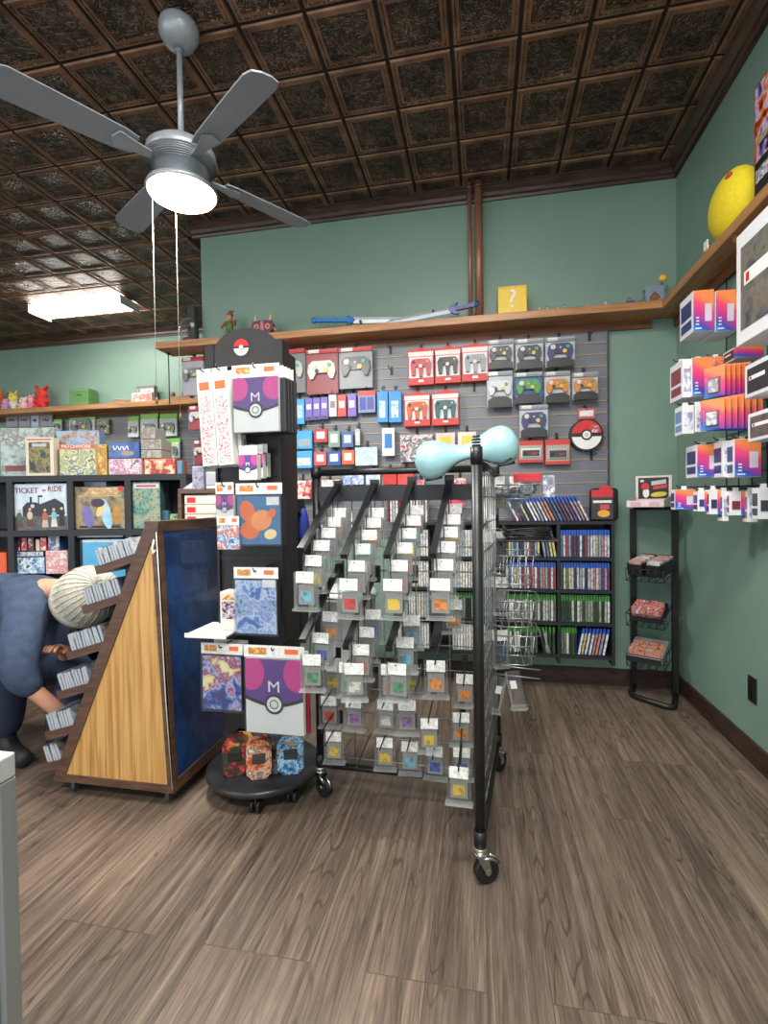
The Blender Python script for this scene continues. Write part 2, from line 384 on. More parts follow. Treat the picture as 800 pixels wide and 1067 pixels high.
for i in range(-32, 2):
    for j in range(-20, 9):
        x0 = X0+i*ts; x1 = min(x0+ts, XR); y0 = Y0+j*ts; y1 = min(y0+ts, DF)
        if x0 > XR-.05 or x1 < XW+.1: continue
        if y0 > DF-.05: continue
        if x0 > XL-.3 and y0 > D: continue
        z = CZ
        ring(cb_, x0, x1, y0, y1, .008, .013, z-.001, z-.008, TIN_F)
        ring(cb_, x0, x1, y0, y1, .013, .022, z-.008, z-.009, TIN_F)
        ring(cb_, x0, x1, y0, y1, .022, .027, z-.009, z-.006, TIN_P)
        ring(cb_, x0, x1, y0, y1, .027, .041, z-.006, z-.0065, TIN_F)
        ring(cb_, x0, x1, y0, y1, .041, .044, z-.0065, z-.003, TIN_P)
        if x1-x0 > .1 and y1-y0 > .1:
            cb_.add([(x0+.044, y0+.044, z-.003), (x1-.044, y0+.044, z-.003), (x1-.044, y1-.044, z-.003), (x0+.044, y1-.044, z-.003)], [(0, 3, 2, 1)], TIN_P)
struct('ceiling', cb_)
CROWN = WOOD((44, 31, 25), (78, 55, 42), (1, 1, 8), 5, .35)
def crown(name, p0, p1, inw):
    """stepped crown moulding along p0-p1, inw = inward normal"""
    mb = MB(); p0 = Vector(p0); p1 = Vector(p1); n = Vector(inw)
    prof = [(0, .086), (.014, .086), (.018, .070), (.030, .062), (.034, .040), (.060, .016), (.074, .012), (.074, 0), (0, 0)]
    vs = [p+n*a+Vector((0, 0, CZ-.001-b)) for p in (p0, p1) for a, b in prof]; k = len(prof)
    fs = [(i, (i+1) % k, k+(i+1) % k, k+i) for i in range(k)]+[tuple(range(k)), tuple(range(2*k-1, k-1, -1))]
    mb.add(vs, fs, CROWN); return struct(name, mb)
crown('trim_1', (XL-.06, D, 0), (XR, D, 0), (0, -1, 0))
crown('trim_2', (XR, D, 0), (XR, YB, 0), (-1, 0, 0))
crown('trim_3', (XW, DF, 0), (XL, DF, 0), (0, -1, 0))
crown('trim_4', (XL, D, 0), (XL, DF, 0), (-1, 0, 0))
BASE = WOOD((42, 30, 24), (66, 46, 36), (3, 3, 20), 3, .5)
struct('baseboard_back', MB().box(XL, XR, D-.015, D, 0, .105, BASE).box(XL, XR, D-.02, D, 0, .02, BASE))
struct('baseboard_right', MB().box(XR-.015, XR, YB, D-.015, 0, .095, BASE).box(XR-.02, XR, YB, D-.02, 0, .02, BASE))
struct('baseboard_far', MB().box(XW, XL, DF-.015, DF, 0, .1, BASE))
# outlet
t = thing('wall_outlet', 'black electrical outlet cover low on the right green wall', 'outlet', (XR, 2.535, .326))
MB().bbox(-.006, 0, -.036, .036, -.058, .058, M((30, 24, 24), .4), .002).build('cover_plate', t)
b = MB()
for z in (-.022, .022): b.bbox(-.009, -.005, -.017, .017, z-.014, z+.014, M((14, 13, 13), .35), .002)
b.build('socket', t)
# pipes
for (dx, r, lab) in ((0, .013, 'thinner brown conduit pipe, left of the pair running down the back wall'), (.056, .026, 'thicker brown pipe, right of the pair running down the back wall')):
    p = at(489.5, 250, 1, D-.115)
    x = p.x+dx
    t = thing('pipe', lab, 'pipe', (x, D-.115, 2.37), group=None)
    MB().cyl((0, 0, 0), (0, 0, CZ-.02-2.37), r, M((150, 104, 82), .38, .25, .12, 6), 16).build('tube', t)
    MB().cyl((0, 0, CZ-.06-2.37), (0, 0, CZ-.035-2.37), r+.006, M((84, 58, 46), .4), 16).build('collar', t)
# ------------------------------------------------------------ shelves
PINE = WOOD((150, 100, 60), (190, 135, 85), (1.2, 14, 14), 2.2, .38)
PINEY = WOOD((150, 100, 60), (190, 135, 85), (14, 1.2, 14), 2.2, .38)
DW = WOOD((98, 60, 38), (132, 84, 54), (1.2, 14, 14), 2.2, .42)
t = thing('wooden_shelf', 'long varnished wooden shelf running along the back wall, above the slatted panel', 'shelf', (0, D, 2.32))
MB().bbox(XL-.25, 1.05, -.21, 0, .003, .05, PINE, .003).build('board', t)
MB().box(XL+.02, 1.05, -.018, 0, -.05, .002, DW).build('ledger_strip', t)
b = MB()
for x in (-1.9, -1.2, -.4, .4, 1.0): b.prism([(0, 0), (-.13, 0), (-.11, -.02), (-.02, -.11), (0, -.13)], -.011, .011, DW, Matrix.Translation((x, -.02, .001)) @ Matrix.Rotation(PI/2, 4, 'Z') @ Matrix.Rotation(0, 4, 'X'))
t = thing('wooden_shelf', 'brown wooden shelf running along the right wall above the colourful boxes', 'shelf', (XR, 0, 2.32))
MB().bbox(-.145, 0, YB+.1, D-.005, .003, .05, PINEY, .003).build('board', t)
MB().box(-.018, 0, YB+.1, D-.005, -.05, .002, DW).build('ledger_strip', t)
b = MB(); b.box(-.13, 0, 2.40, 2.425, -.03, .002, DW); b.box(-.03, 0, 2.40, 2.425, -.13, .002, DW); b.tube([(-.12, 2.4125, -.02), (-.02, 2.4125, -.12)], .012, DW, 6)
b.build('bracket', t)
t = thing('wooden_shelf', 'pale wooden shelf on the far left wall under the long ceiling light', 'shelf', (0, DF, 2.33))
MB().bbox(XW+.3, -2.45, -.24, 0, .0, .06, PINE, .003).build('board', t)
b = MB(); b.box(XW+.3, -2.45, -.018, 0, -.05, -.001, DW); b.build('ledger_strip', t)
# ------------------------------------------------------------ slatted wall panels
SLATM = M((112, 115, 122), .36, 0, .05); GROOVE = M((176, 154, 122), .5, .1, .05)
def slatwall(name, label, x0, x1, z0, z1, Y, pitch=.0745):
    t = thing(name, label, 'wall panel', ((x0+x1)/2, Y, z0)); cx = (x0+x1)/2
    body = MB(); lip = MB(); z = z1
    while z > z0+.01:
        zb = max(z-pitch, z0)
        body.box(x0-cx, x1-cx, -.019, -.001, zb+.008-z0, z-z0, SLATM); body.box(x0-cx, x1-cx, -.006, -.001, zb-z0, zb+.008-z0, GROOVE)
        lip.box(x0-cx+.004, x1-cx-.004, -.0205, -.0185, zb+.003-z0, zb+.0085-z0, GROOVE)
        z -= pitch
    body.build('slat_board', t); lip.build('groove_strip', t, label='thin tan edge strips between the slats'); 
    MB().box(x1-cx, x1-cx+.012, -.022, -.001, 0, z1-z0, M((60, 63, 68), .5)).build('edge_trim', t)
    return t
slatwall('slatted_panel', 'grey slatted display panel on the back wall below the wooden shelf', XL+.03, .785, .955, 2.27, D)
slatwall('slatted_panel', 'grey slatted display panel on the far left wall behind the board games', -5.9, -2.62, 1.2, 2.27, DF)
# ------------------------------------------------------------ ceiling fan
GREYM = M((158, 163, 170), .36, .25, .08, 10); GREYD = M((116, 121, 128), .4, .3)
fx, fy = -1.262, 1.985
t = thing('ceiling_fan', 'grey ceiling fan with a round lit lamp, hanging from the tin ceiling', 'ceiling fan', (fx, fy, CZ-.013))
MB().lathe([(.001, 0), (.078, 0), (.082, -.015), (.080, -.045), (.062, -.075), (.034, -.092), (.020, -.096), (.001, -.096)], GREYM, 32).build('canopy', t)
b = MB(); b.cyl((0, 0, -.09), (0, 0, -.50), .0125, GREYM, 14); b.lathe([(.012, -.10), (.019, -.104), (.019, -.114), (.012, -.118)], GREYD, 16); b.build('downrod', t)
b = MB()
b.lathe([(.001, -.475), (.022, -.475), (.026, -.50), (.06, -.512), (.115, -.522), (.142, -.545), (.146, -.575), (.132, -.60), (.09, -.632), (.066, -.645), (.066, -.672), (.075, -.676), (.075, -.690), (.001, -.69)], GREYM, 40)
for i in range(7): b.lathe([(.1475-.004*i, -.580-.0065*i), (.150-.0052*i, -.5825-.0065*i), (.1475-.004*i, -.585-.0065*i)], GREYD, 36)
b.build('motor_housing', t)
for k, a in enumerate((57, 147, 237, 327)):
    T = Matrix.Rotation(math.radians(a), 4, 'Z') @ Matrix.Translation((0, 0, -.60)) @ Matrix.Rotation(math.radians(12), 4, 'X')
    bl = MB(); n = 12; pts = [(.19, -.045), (.24, -.056), (.50, -.066), (.62, -.068), (.652, -.055), (.663, -.02), (.663, .02), (.652, .055), (.62, .068), (.50, .066), (.24, .056), (.19, .045)]
    vs = [(x, y, -.003) for x, y in pts]+[(x, y, .003) for x, y in pts]
    bl.add(vs, [tuple(range(n))[::-1], tuple(range(n, 2*n))]+[(i, (i+1) % n, n+(i+1) % n, n+i) for i in range(n)], M((138, 142, 150), .45, .1, .05), False, T)
    o = bl.build('blade', t)
    br = MB(); br.add([(x, y, z) for z in (-.012, -.005) for x, y in ((.11, -.018), (.17, -.022), (.26, -.04), (.28, 0), (.26, .04), (.17, .022), (.11, .018))],
        [(6, 5, 4, 3, 2, 1, 0), (7, 8, 9, 10, 11, 12, 13)]+[(i, (i+1) % 7, 7+(i+1) % 7, 7+i) for i in range(7)], GREYM, False, T)
    br.build('blade_bracket', o)
b = MB(); b.lathe([(.06, -.640), (.052, -.66), (.052, -.675), (.10, -.688), (.143, -.695), (.148, -.708), (.141, -.716)], GREYM, 40); b.build('light_fitter', t)
LAMP = M((255, 250, 240), .3, 0, 0, 5, 11)
b = MB(); b.lathe([(.139, -.710), (.134, -.724), (.11, -.738), (.065, -.746), (.001, -.749)], LAMP, 40); b.build('lamp_bowl', t)
for (dx, dy, L, lb) in ((.0, -.05, .98, None), (-.125, -.03, .90, None)):
    b = MB(); b.cyl((dx, dy, -.70), (dx, dy, -.70-L), .0011, M((196, 190, 170), .4, .5), 6)
    c = b.build('pull_chain', t); MB().ball((dx, dy, -.705-L), (.006, .006, .016), M((110, 82, 60), .4), 8, 6).build('pull_knob', c)
# ------------------------------------------------------------ fluorescent lights
LITE = M((255, 252, 245), .4, 0, 0, 5, 15)
def fluo(label, x, y, rot=0, length=1.22):
    t = thing('fluorescent_light', label, 'ceiling light', (x, y, CZ-.014), rot, 'wraparound fluorescent ceiling lights')
    h = length/2
    MB().box(-h, h, -.07, .07, -.03, 0, M((215, 215, 212), .4)).build('housing', t)
    b = MB(); pr = [(-.135, -.012), (-.125, -.045), (-.085, -.075), (0, -.085), (.085, -.075), (.125, -.045), (.135, -.012)]
    n = len(pr); vs = [(x_, y_, z_) for x_ in (-h, h) for y_, z_ in pr]
    b.add(vs, [(i, i+1, n+i+1, n+i) for i in range(n-1)]+[tuple(range(n)), tuple(range(2*n-1, n-1, -1))], LITE, False); b.build('diffuser', t)
    for s in (-1, 1): MB().box(s*h-.006, s*h+.006, -.137, .137, -.088, -.004, M((225, 225, 222), .4)).build('end_cap', t)
fluo('long white fluorescent ceiling light glowing at the far left', -3.97, 4.46, 0, 1.06)
# ------------------------------------------------------------ grey display case (front left)
AL = M((148, 150, 150), .38, .35, .04, 6); ALT = M((188, 189, 188), .35, .1, .04, 6)
t = thing('display_case', 'grey metal framed glass display case at the left edge, nearest the camera', 'display case', (-.66, .594, 0))
def case():
    W, L = .55, .9; x0, x1, y0, y1 = -W, 0, -L, 0
    MB().bbox(x0, x1, y0, y1, .815, .85, ALT, .003).build('top_slab', t)
    for x in (x0, x1-.026):
        for y in (y0, y1-.026): MB().bbox(x, x+.026, y, y+.026, .06, .815, AL, .002).build('corner_post', t)
    MB().bbox(x0, x1, y0, y1, .0, .06, AL, .003).build('plinth', t)
    MB().box(x1-.012, x1-.008, y0+.026, y1-.026, .06, .815, CLEAR((225, 232, 230), .05, .05, 'case_glass')).build('side_glass', t)
    MB().box(x0+.026, x1-.026, y1-.012, y1-.008, .06, .815, CLEAR((225, 232, 230), .05, .05, 'case_glass')).build('end_glass', t)
case()
# ------------------------------------------------------------ wedge shaped card bin
BRN = WOOD((72, 50, 40), (98, 70, 56), (3, 3, 14), 3, .4); OAK = WOOD((168, 122, 62), (206, 160, 96), (34, 34, 1.3), 2, .38, .15); BLUE = ART([(16, 42, 84), (22, 56, 106), (30, 68, 120), (18, 46, 92)], 5, 8, 2.5, .38, False)
wl, wr, yf, yb = -1.765, -1.205, 1.75, 2.28
t = thing('card_bin_cart', 'wedge-shaped rolling bin cart with oak side panel and blue back, beside the crouching person', 'display cart', (wr, yf, 0))
ax0, ax1, zt, zb = -1.305-wr, -1.25-wr, 1.125, .062
def wedge():
    x0 = wl-wr
    fr = MB()
    outer = [(x0, zb), (0, zb), (ax1, zt), (ax0, zt)]
    # inner triangle of the oak panel
    inner = [(x0+.062, zb+.03), (-.028, zb+.03), (ax1-.030, zt-.07)]
    for y0, y1 in ((0, .02), (yb-yf-.02, yb-yf)):
        yy = (y0, y1)
        for (pa, pb, pc, pd) in ((outer[0], outer[1], inner[1], inner[0]), (outer[1], outer[2], inner[2], inner[1]), (outer[2], outer[3], (inner[2][0]-.001, inner[2][1]), inner[2]), (outer[3], outer[0], inner[0], (inner[2][0]-.001, inner[2][1]))):
            fr.prism([pa, pb, pc, pd], y0, y1, BRN)
    fr.build('side_frame', t)
    MB().prism(inner, .006, .014, OAK).build('oak_panel', t, label='honey oak laminate triangle')
    MB().prism(inner, yb-yf-.014, yb-yf-.006, OAK).build('oak_panel', t)
    # right blue back panel, leaning like the frame
    L = yb-yf
    def lean(z): return ax1*(z-zb)/(zt-zb)
    b = MB()
    for za, zc in ((zb, zb+.045), (zt-.03, zt)):
        b.add([(lean(za)+.002, 0, za), (lean(za)+.002, L, za), (lean(zc)+.002, L, zc), (lean(zc)+.002, 0, zc), (lean(za)-.014, .02, za), (lean(za)-.014, L, za), (lean(zc)-.014, L, zc), (lean(zc)-.014, .02, zc)],
              [(0, 1, 2, 3), (7, 6, 5, 4), (0, 4, 5, 1), (3, 2, 6, 7), (0, 3, 7, 4), (1, 5, 6, 2)], BRN)
    for ya, yc in ((0, .03), (L-.03, L)):
        za, zc = zb+.045, zt-.03
        b.add([(lean(za)+.002, ya, za), (lean(za)+.002, yc, za), (lean(zc)+.002, yc, zc), (lean(zc)+.002, ya, zc), (lean(za)-.012, ya, za), (lean(za)-.012, yc, za), (lean(zc)-.012, yc, zc), (lean(zc)-.012, ya, zc)],
              [(0, 1, 2, 3), (7, 6, 5, 4), (0, 4, 5, 1), (3, 2, 6, 7), (0, 3, 7, 4), (1, 5, 6, 2)], BRN)
    b.build('back_frame', t)
    za, zc = zb+.045, zt-.03
    MB().add([(lean(za)-.003, .03, za), (lean(za)-.003, L-.03, za), (lean(zc)-.003, L-.03, zc), (lean(zc)-.003, .03, zc), (lean(za)-.01, .03, za), (lean(za)-.01, L-.03, za), (lean(zc)-.01, L-.03, zc), (lean(zc)-.01, .03, zc)],
             [(0, 1, 2, 3), (7, 6, 5, 4), (0, 4, 5, 1), (3, 2, 6, 7), (0, 3, 7, 4), (1, 5, 6, 2)], BLUE).build('blue_panel', t, label='dark blue carpet-like back panel')
    MB().box(ax0-.004, ax1+.003, 0, L, zt, zt+.012, BRN).build('top_cap', t)
    MB().box(x0+.03, -.02, .02, L-.02, zb, zb+.02, BRN).build('bottom_board', t)
    # sloping board behind the trays
    b = MB(); n = Vector((-(zt-zb), 0, (ax0-x0))).normalized()
    b.add([(x0+.02, .02, zb), (x0+.02, L-.02, zb), (ax0+.012, L-.02, zt), (ax0+.012, .02, zt), (x0+.035, .02, zb), (x0+.035, L-.02, zb), (ax0+.027, L-.02, zt), (ax0+.027, .02, zt)],
          [(0, 3, 2, 1), (4, 5, 6, 7), (0, 1, 5, 4), (3, 7, 6, 2), (0, 4, 7, 3), (1, 2, 6, 5)], BRN); b.build('sloping_board', t)
    # piping cord and hook
    MB().tube([(ax1-.004, -.004, zt-.03), (lean(.8)-.006, -.004, .8), (lean(.45)-.008, -.004, .45), (-.004, -.004, zb+.02)], .0022, M((214, 204, 188), .5), 6).build('edge_cord', t)
    MB().tube([(ax1-.014, -.004, zt-.06), (ax1-.017, -.012, zt-.09), (ax1-.012, -.014, zt-.115), (ax1-.006, -.008, zt-.10)], .004, M((225, 220, 212), .4), 6).build('cord_hook', t)
    for x in (x0+.07, -.05):
        for y in (.04, L-.05):
            c = MB(); c.box(x-.016, x+.016, y-.016, y+.016, .045, zb, CHROME); c.tube([(x-.012, y, .05), (x-.012, y+.012, .026)], .004, CHROME, 6); c.tube([(x+.012, y, .05), (x+.012, y+.012, .026)], .004, CHROME, 6)
            o = c.build('caster_fork', t); MB().cyl((x-.009, y+.012, .0262), (x+.009, y+.012, .0262), .026, M((70, 70, 72), .5), 18).build('caster_wheel', o)
    return
wedge()
# trays, world positions from the sloping side
slope = Vector((ax0-(wl-wr), 0, zt-zb)); JC = RAND([(150, 152, 158), (110, 118, 136), (176, 178, 182), (84, 92, 112), (140, 132, 128), (190, 190, 192), (62, 70, 96), (160, 164, 172)], .3)
def mk_case():
    t = thing('jewel_case', '', 'disc case', group='thin cases filed in the slanted trays')
    MB().bbox(-.0042, .0042, -.07, .07, 0, .095, JC, .0012).build('shell', t)
    b = MB(); b.box(-.005, .005, -.0705, -.066, .004, .091, M((170, 176, 184), .2)); b.build('clear_edge', t)
    return t
jc = Stamp(mk_case)
trz = [(.985, .19, 12), (.82, .185, 11), (.625, .18, 11), (.45, .155, 10), (.27, .14, 9), (.12, .09, 5)]
for k, (z, ln, n) in enumerate(trz):
    f = (z-zb)/(zt-zb); xs = wl+(ax0+wr-wl)*f+.012; a = -math.radians(17)
    pos = ['topmost', 'second', 'third', 'fourth', 'fifth', 'lowest'][k]
    tr = thing('card_tray', f'{pos} brown slanted tray on the sloping side of the wedge cart', 'tray', (xs, yf+.012, z), (0, a, 0), 'slanted trays of the wedge cart')
    MB().box(-ln, 0, .0, .50, -.006, 0, BRN).build('tray_floor', tr)
    for y in (0, .49): MB().box(-ln, 0, y, y+.01, 0, .026, BRN).build('tray_side', tr)
    MB().box(-ln-.008, -ln, 0, .50, -.006, .03, BRN).build('tray_lip', tr)
    T = Matrix.Translation((xs, yf+.012, z)) @ Matrix.Rotation(a, 4, 'Y')
    for row in (0, 1, 2):
        if row and k > 2: continue
        for i in range(n):
            xx = -ln+.012+i*(ln-.02)/(n-.5)
            p = T @ Vector((xx, .086+row*.155, .001))
            rw = ['front', 'middle', 'rear'][row]
            jc.put(f'thin plastic case, {nth(i)} from left, {rw} row of the {pos} slanted tray', p, (0, a+math.radians(R.uniform(-5, 3)), 0))
# ------------------------------------------------------------ wheeled gridwall rack
P1 = Vector((-.018, 1.575, 0)); P2 = Vector((-.665, 1.95, 0)); P3 = Vector((.052, 2.245, 0)); PM = (P1+P3)/2+Vector((0, .02, 0))
PM = Vector((.018, 1.93, 0)); ZT = 1.322
BLK = M((28, 28, 29), .38, .1, .1, 30)
rack = thing('display_rack', 'black wheeled gridwall rack holding clear cased game cartridges', 'display rack', (PM.x, PM.y, 0))
o_ = Vector((PM.x, PM.y, 0)); L1, L2, L3 = P1-o_, P2-o_, P3-o_
def caster(parent, p, yaw):
    T = Matrix.Translation(p) @ Matrix.Rotation(yaw, 4, 'Z')
    b = MB(); b.cyl((0, 0, .104), (0, 0, .118), .021, M((190, 182, 160), .3, .9), 18, T); b.cyl((0, 0, .094), (0, 0, .104), .024, CHROME, 18, T)
    for s in (-1, 1): b.prism([(-.020, .096), (.018, .096), (.030, .040), (.022, .030), (.012, .036)], s*.0165-.0015, s*.0165+.0015, CHROME, T)
    b.tube([(-.0, -.02, .09), (.03, -.022, .085), (.046, -.02, .07)], .005, CHROME, 6, T=T)
    c = b.build('caster', parent)
    w = MB(); w.cyl((.019, -.0125, .0395), (.019, .0125, .0395), .039, M((24, 24, 24), .55), 24, T); w.cyl((.019, -.019, .0395), (.019, .019, .0395), .009, CHROME, 12, T); w.build('wheel', c)
    b = MB(); b.tube([(.03, .0, .085), (.055, 0, .07), (.064, 0, .05)], .0055, CHROME, 6, T=T); b.build('brake_pedal', c)
for p, top in ((L1, 1.365), (L2, 1.338), (L3, 1.34)):
    b = MB(); b.cyl((p.x, p.y, .118), (p.x, p.y, top), .0165, BLK, 18)
    if top > 1.36:
        for q in range(4): b.cyl((p.x, p.y, top+.004+q*.009), (p.x, p.y, top+.009+q*.009), .014 if q < 3 else .012, BLK, 14)
        b.cyl((p.x, p.y, top-.05), (p.x, p.y, top+.002), .019, BLK, 16)
    else: b.cyl((p.x, p.y, top-.035), (p.x, p.y, top+.006), .021, BLK, 16)
    b.cyl((p.x, p.y, .118), (p.x, p.y, .17), .020, BLK, 16)
    o = b.build('post', rack); caster(o, p, {0: .5, 1: -.6, 2: 1.0}[0 if p is L1 else 1 if p is L2 else 2])
for z, nm in ((ZT, 'top_bar'), (.125, 'base_bar')):
    MB().tube([(L2.x, L2.y, z), (0, 0, z)], .0135, BLK, 12).build(nm, rack)
    MB().tube([(L1.x, L1.y, z), (L3.x, L3.y, z)], .0135, BLK, 12).build(nm, rack)
def grid(a, b, name, lab):
    a = Vector(a); b = Vector(b); mb = MB(); d = (b-a)
    n = 5 if name == 'x' else 9
    for i in range(n+1):
        p = a+d*(i/n); mb.tube([(p.x, p.y, .135), (p.x, p.y, ZT-.02)], .0026, WIRE, 5)
    z = .165
    while z < ZT-.03:
        mb.tube([(a.x, a.y-.004, z), (b.x, b.y-.004, z)], .0026, WIRE, 5); z += .0955
    mb.build('wire_grid', rack, label=lab)
grid(L2+Vector((.02, 0, 0)), Vector((-.02, 0, 0)), 'x', 'silver wire grid facing the room')
grid(L1+Vector((0, .02, 0)), L3-Vector((0, .02, 0)), 'y', 'silver wire grid seen edge-on')
# black bar the slanted arms hang from
b = MB(); z0 = 1.235; b.box(L2.x+.02, -.02, -.012, -.006, z0-.03, z0+.03, BLK); b.build('hang_bar', rack)
CART = Stamp(None)
STK = RAND([(210, 60, 50), (70, 90, 180), (226, 190, 60), (200, 120, 130), (90, 150, 110), (220, 216, 205), (228, 140, 50), (120, 180, 200), (150, 110, 160)], .4)
def mk_cart():
    t = thing('game_cartridge', '', 'game cartridge', group='game cartridges hanging in clear cases on the wheeled rack')
    g = M((150, 148, 143), .5, 0, .05)
    b = MB(); b.bbox(-.0275, .0275, -.004, .004, -.104, -.040, g, .002); b.bbox(-.018, .018, -.005, -.0035, -.052, -.045, g, .0008)
    for i in range(3): b.box(-.0275, -.022, -.0046, -.004, -.058-.006*i, -.056-.006*i, M((110, 108, 104)))
    o = b.build('shell', t)
    MB().bbox(-.019, .019, -.0052, -.004, -.094, -.060, STK, .0006).build('picture_sticker', o)
    c = MB(); c.bbox(-.037, .037, -.0105, .0105, -.116, -.014, GLASS, .002); c.box(-.044, .044, -.018, .018, -.123, -.116, GLASS)
    for s in (-1, 1): c.box(s*.037-.002, s*.037+.002, -.0125, .0125, -.116, .0, GLASS)
    c.build('clear_case', t)
    MB().box(-.030, .030, -.0126, -.0118, -.034, .002, TAG, Matrix.Rotation(math.radians(-6), 4, 'X')).build('price_tag', t)
    return t
CART.make = mk_cart
ARM = M((36, 37, 39), .32, .3, .08, 30)
def arm(top, end, lvl, k):
    b = MB(); top = Vector(top)-o_; end = Vector(end)-o_
    d = (end-top).normalized()
    n_ = 8
    side = Vector((1, 0, 0)); up = side.cross(d).normalized()
    vs = []
    for p in (top, end):
        for (s, h) in ((-.0105, -.004), (.0105, -.004), (.0105, .004), (-.0105, .004)): vs.append(p+side*s+up*h*2.2)
    b.add(vs, [(0, 1, 2, 3), (7, 6, 5, 4), (0, 4, 5, 1), (1, 5, 6, 2), (2, 6, 7, 3), (3, 7, 4, 0)], ARM)
    b.box(top.x-.018, top.x+.018, top.y, top.y+.012, top.z-.05, top.z+.02, ARM)
    return b.build('slanted_arm', rack, label='flat black slanted arm with drop pegs')
def arm_items(top, end, o_arm, ks, lvl, idx, n=6):
    top = Vector(top); end = Vector(end)
    for j, f in enumerate(ks):
        p = end+(top-end)*f; q = p+Vector((.022, -.004, -.028))
        MB().tube([(p-o_)+Vector((.006, 0, -.004)), (q-o_)+Vector((-.012, .0, -.004)), (q-o_)+Vector((-.012, -.004, -.044)), (q-o_)+Vector((-.006, -.028, -.05))], .0022, BLK, 5).build('peg', o_arm)
        CART.put(f'clear cased game cartridge, {nth(j)} from front on the {["leftmost", "second", "third", "rightmost"][idx]} {lvl} slanted arm',
                 q+Vector((.0, -.014, -.046)), (0, 0, math.radians(R.uniform(-9, 9))))
for idx, (a, b_) in enumerate((((352, 506), (313, 573)), ((390, 505), (358, 580)), ((429, 502), (403, 580)), ((468, 500), (451, 579)))):
    tp = at(*a, 1, 1.915); en = at(*b_, 1, 1.52)
    o = arm(tp, en, 1, idx); arm_items(tp, en, o, (.02, .22, .42, .6, .77, .92), 'upper', idx)
for idx, (b_, ks) in enumerate((((315, 668), (.12, .36, .62)), ((360, 675), (.1, .3, .5, .72)), ((405, 677), (.12, .4, .66)), ((452, 672), (.8,)))):
    en = at(*b_, 1, 1.54); tp = Vector((at((352, 390, 429, 468)[idx], 506, 1, 1.915).x, 1.915, en.z+.2))
    o = arm(tp, en, 2, idx); arm_items(tp, en, o, ks, 'lower', idx)
rows = {'third': [(347, 690, 1.85), (363, 690, 1.66), (407, 692, 1.62), (428, 692, 1.84), (454, 688, 1.62), (484, 702, 1.85)],
        'fourth': [(343, 725, 1.84), (369, 727, 1.80), (402, 729, 1.80), (424, 729, 1.72), (447, 748, 1.74), (480, 742, 1.84)],
        'fifth': [(348, 762, 1.84), (401, 768, 1.82), (427, 772, 1.80), (453, 777, 1.82), (481, 778, 1.84)],
        'sixth': [(478, 798, 1.60)]}
nmr = {'third': 'peg row below the slanted arms', 'fourth': 'second lowest peg row', 'fifth': 'lowest full peg row', 'sixth': 'single lowest peg beside the front post'}
for rn, lst in rows.items():
    for j, (px, py, Y) in enumerate(lst):
        p = at(px, py, 1, Y); q = p-o_+Vector((0, 0, .004))
        MB().tube([(q.x, -.004, q.z+.012), (q.x, min(q.y, -.1)-.01 if rn != 'sixth' else q.y-.02, q.z), (q.x, min(q.y, -.17)-.035 if rn != 'sixth' else q.y-.03, q.z-.006)], .0028, BLK, 5).build('straight_peg', rack)
        MB().box(q.x-.011, q.x+.011, -.010, -.005, q.z-.01, q.z+.045, BLK).build('peg_plate', rack)
        CART.put(f'clear cased game cartridge, {nth(j)} from the left on the {nmr[rn]}' if rn != 'sixth' else 'clear cased game cartridge hanging alone on the lowest peg beside the front post', p, (0, 0, math.radians(R.uniform(-7, 7))))
# empty pegs
for px, py in ((375, 700), (352, 738), (385, 770), (440, 698)):
    p = at(px, py, 1, 1.9)-o_; MB().tube([(p.x, -.004, p.z+.01), (p.x, -.22, p.z), (p.x, -.24, p.z-.004)], .0028, BLK, 5).build('straight_peg', rack)
# clear cases on the right of the spine
def mk_empty():
    t = thing('clear_security_case', '', 'security case', group='clear security cases right of the rack pole')
    c = MB(); c.bbox(-.026, .026, -.010, .010, -.15, -.012, GLASS, .002); c.box(-.03, .03, -.016, .016, -.156, -.150, GLASS)
    c.build('clear_shell', t)
    MB().box(-.021, .021, -.013, -.012, -.045, -.002, TAG).build('price_tag', t)
    MB().bbox(-.018, .018, -.005, .005, -.13, -.06, RAND([(140, 140, 138), (96, 98, 104), (120, 110, 100), (70, 90, 120)], .4), .002).build('cartridge', t)
    return t
EC = Stamp(mk_empty)
for r_, (py, Y) in enumerate(((496, 2.1), (553, 2.1), (600, 2.05), (655, 2.05))):
    for c_, px in enumerate((508, 522, 537)):
        if c_ == 2 and r_ > 0: continue
        p = at(px, py, 1, Y-c_*.03); MB().tube([Vector((.035, p.y+.02, p.z+.008))-o_, p-o_+Vector((.0, .02, .006)), p-o_+Vector((.0, -.03, .006))], .0025, WIRE, 5).build('side_peg', rack)
        EC.put(f'narrow clear security case, {nth(c_)} right of the pole, {nth(r_)} row down', p, (0, 0, math.radians(R.uniform(-28, 22))))
def mk_bag():
    t = thing('empty_clear_case', '', 'security case', group='empty clear cases dangling low right of the rack')
    c = MB(); c.bbox(-.026, .026, -.012, .012, -.13, 0, GLASS, .002); c.box(-.031, .031, -.015, .015, -.142, -.13, GLASS); c.build('clear_shell', t)
    MB().box(-.012, .012, -.0135, -.0125, -.06, -.03, WHITE).build('price_tag', t); return t
EB = Stamp(mk_bag)
EB.put('empty clear case dangling low right of the pole, nearer the pole', at(521, 706, 1, 2.0), (0, math.radians(14), .3))
EB.put('empty clear case dangling low right of the pole, tilted, with a white tag', at(533, 700, 1, 1.95), (0, math.radians(-12), -.3))
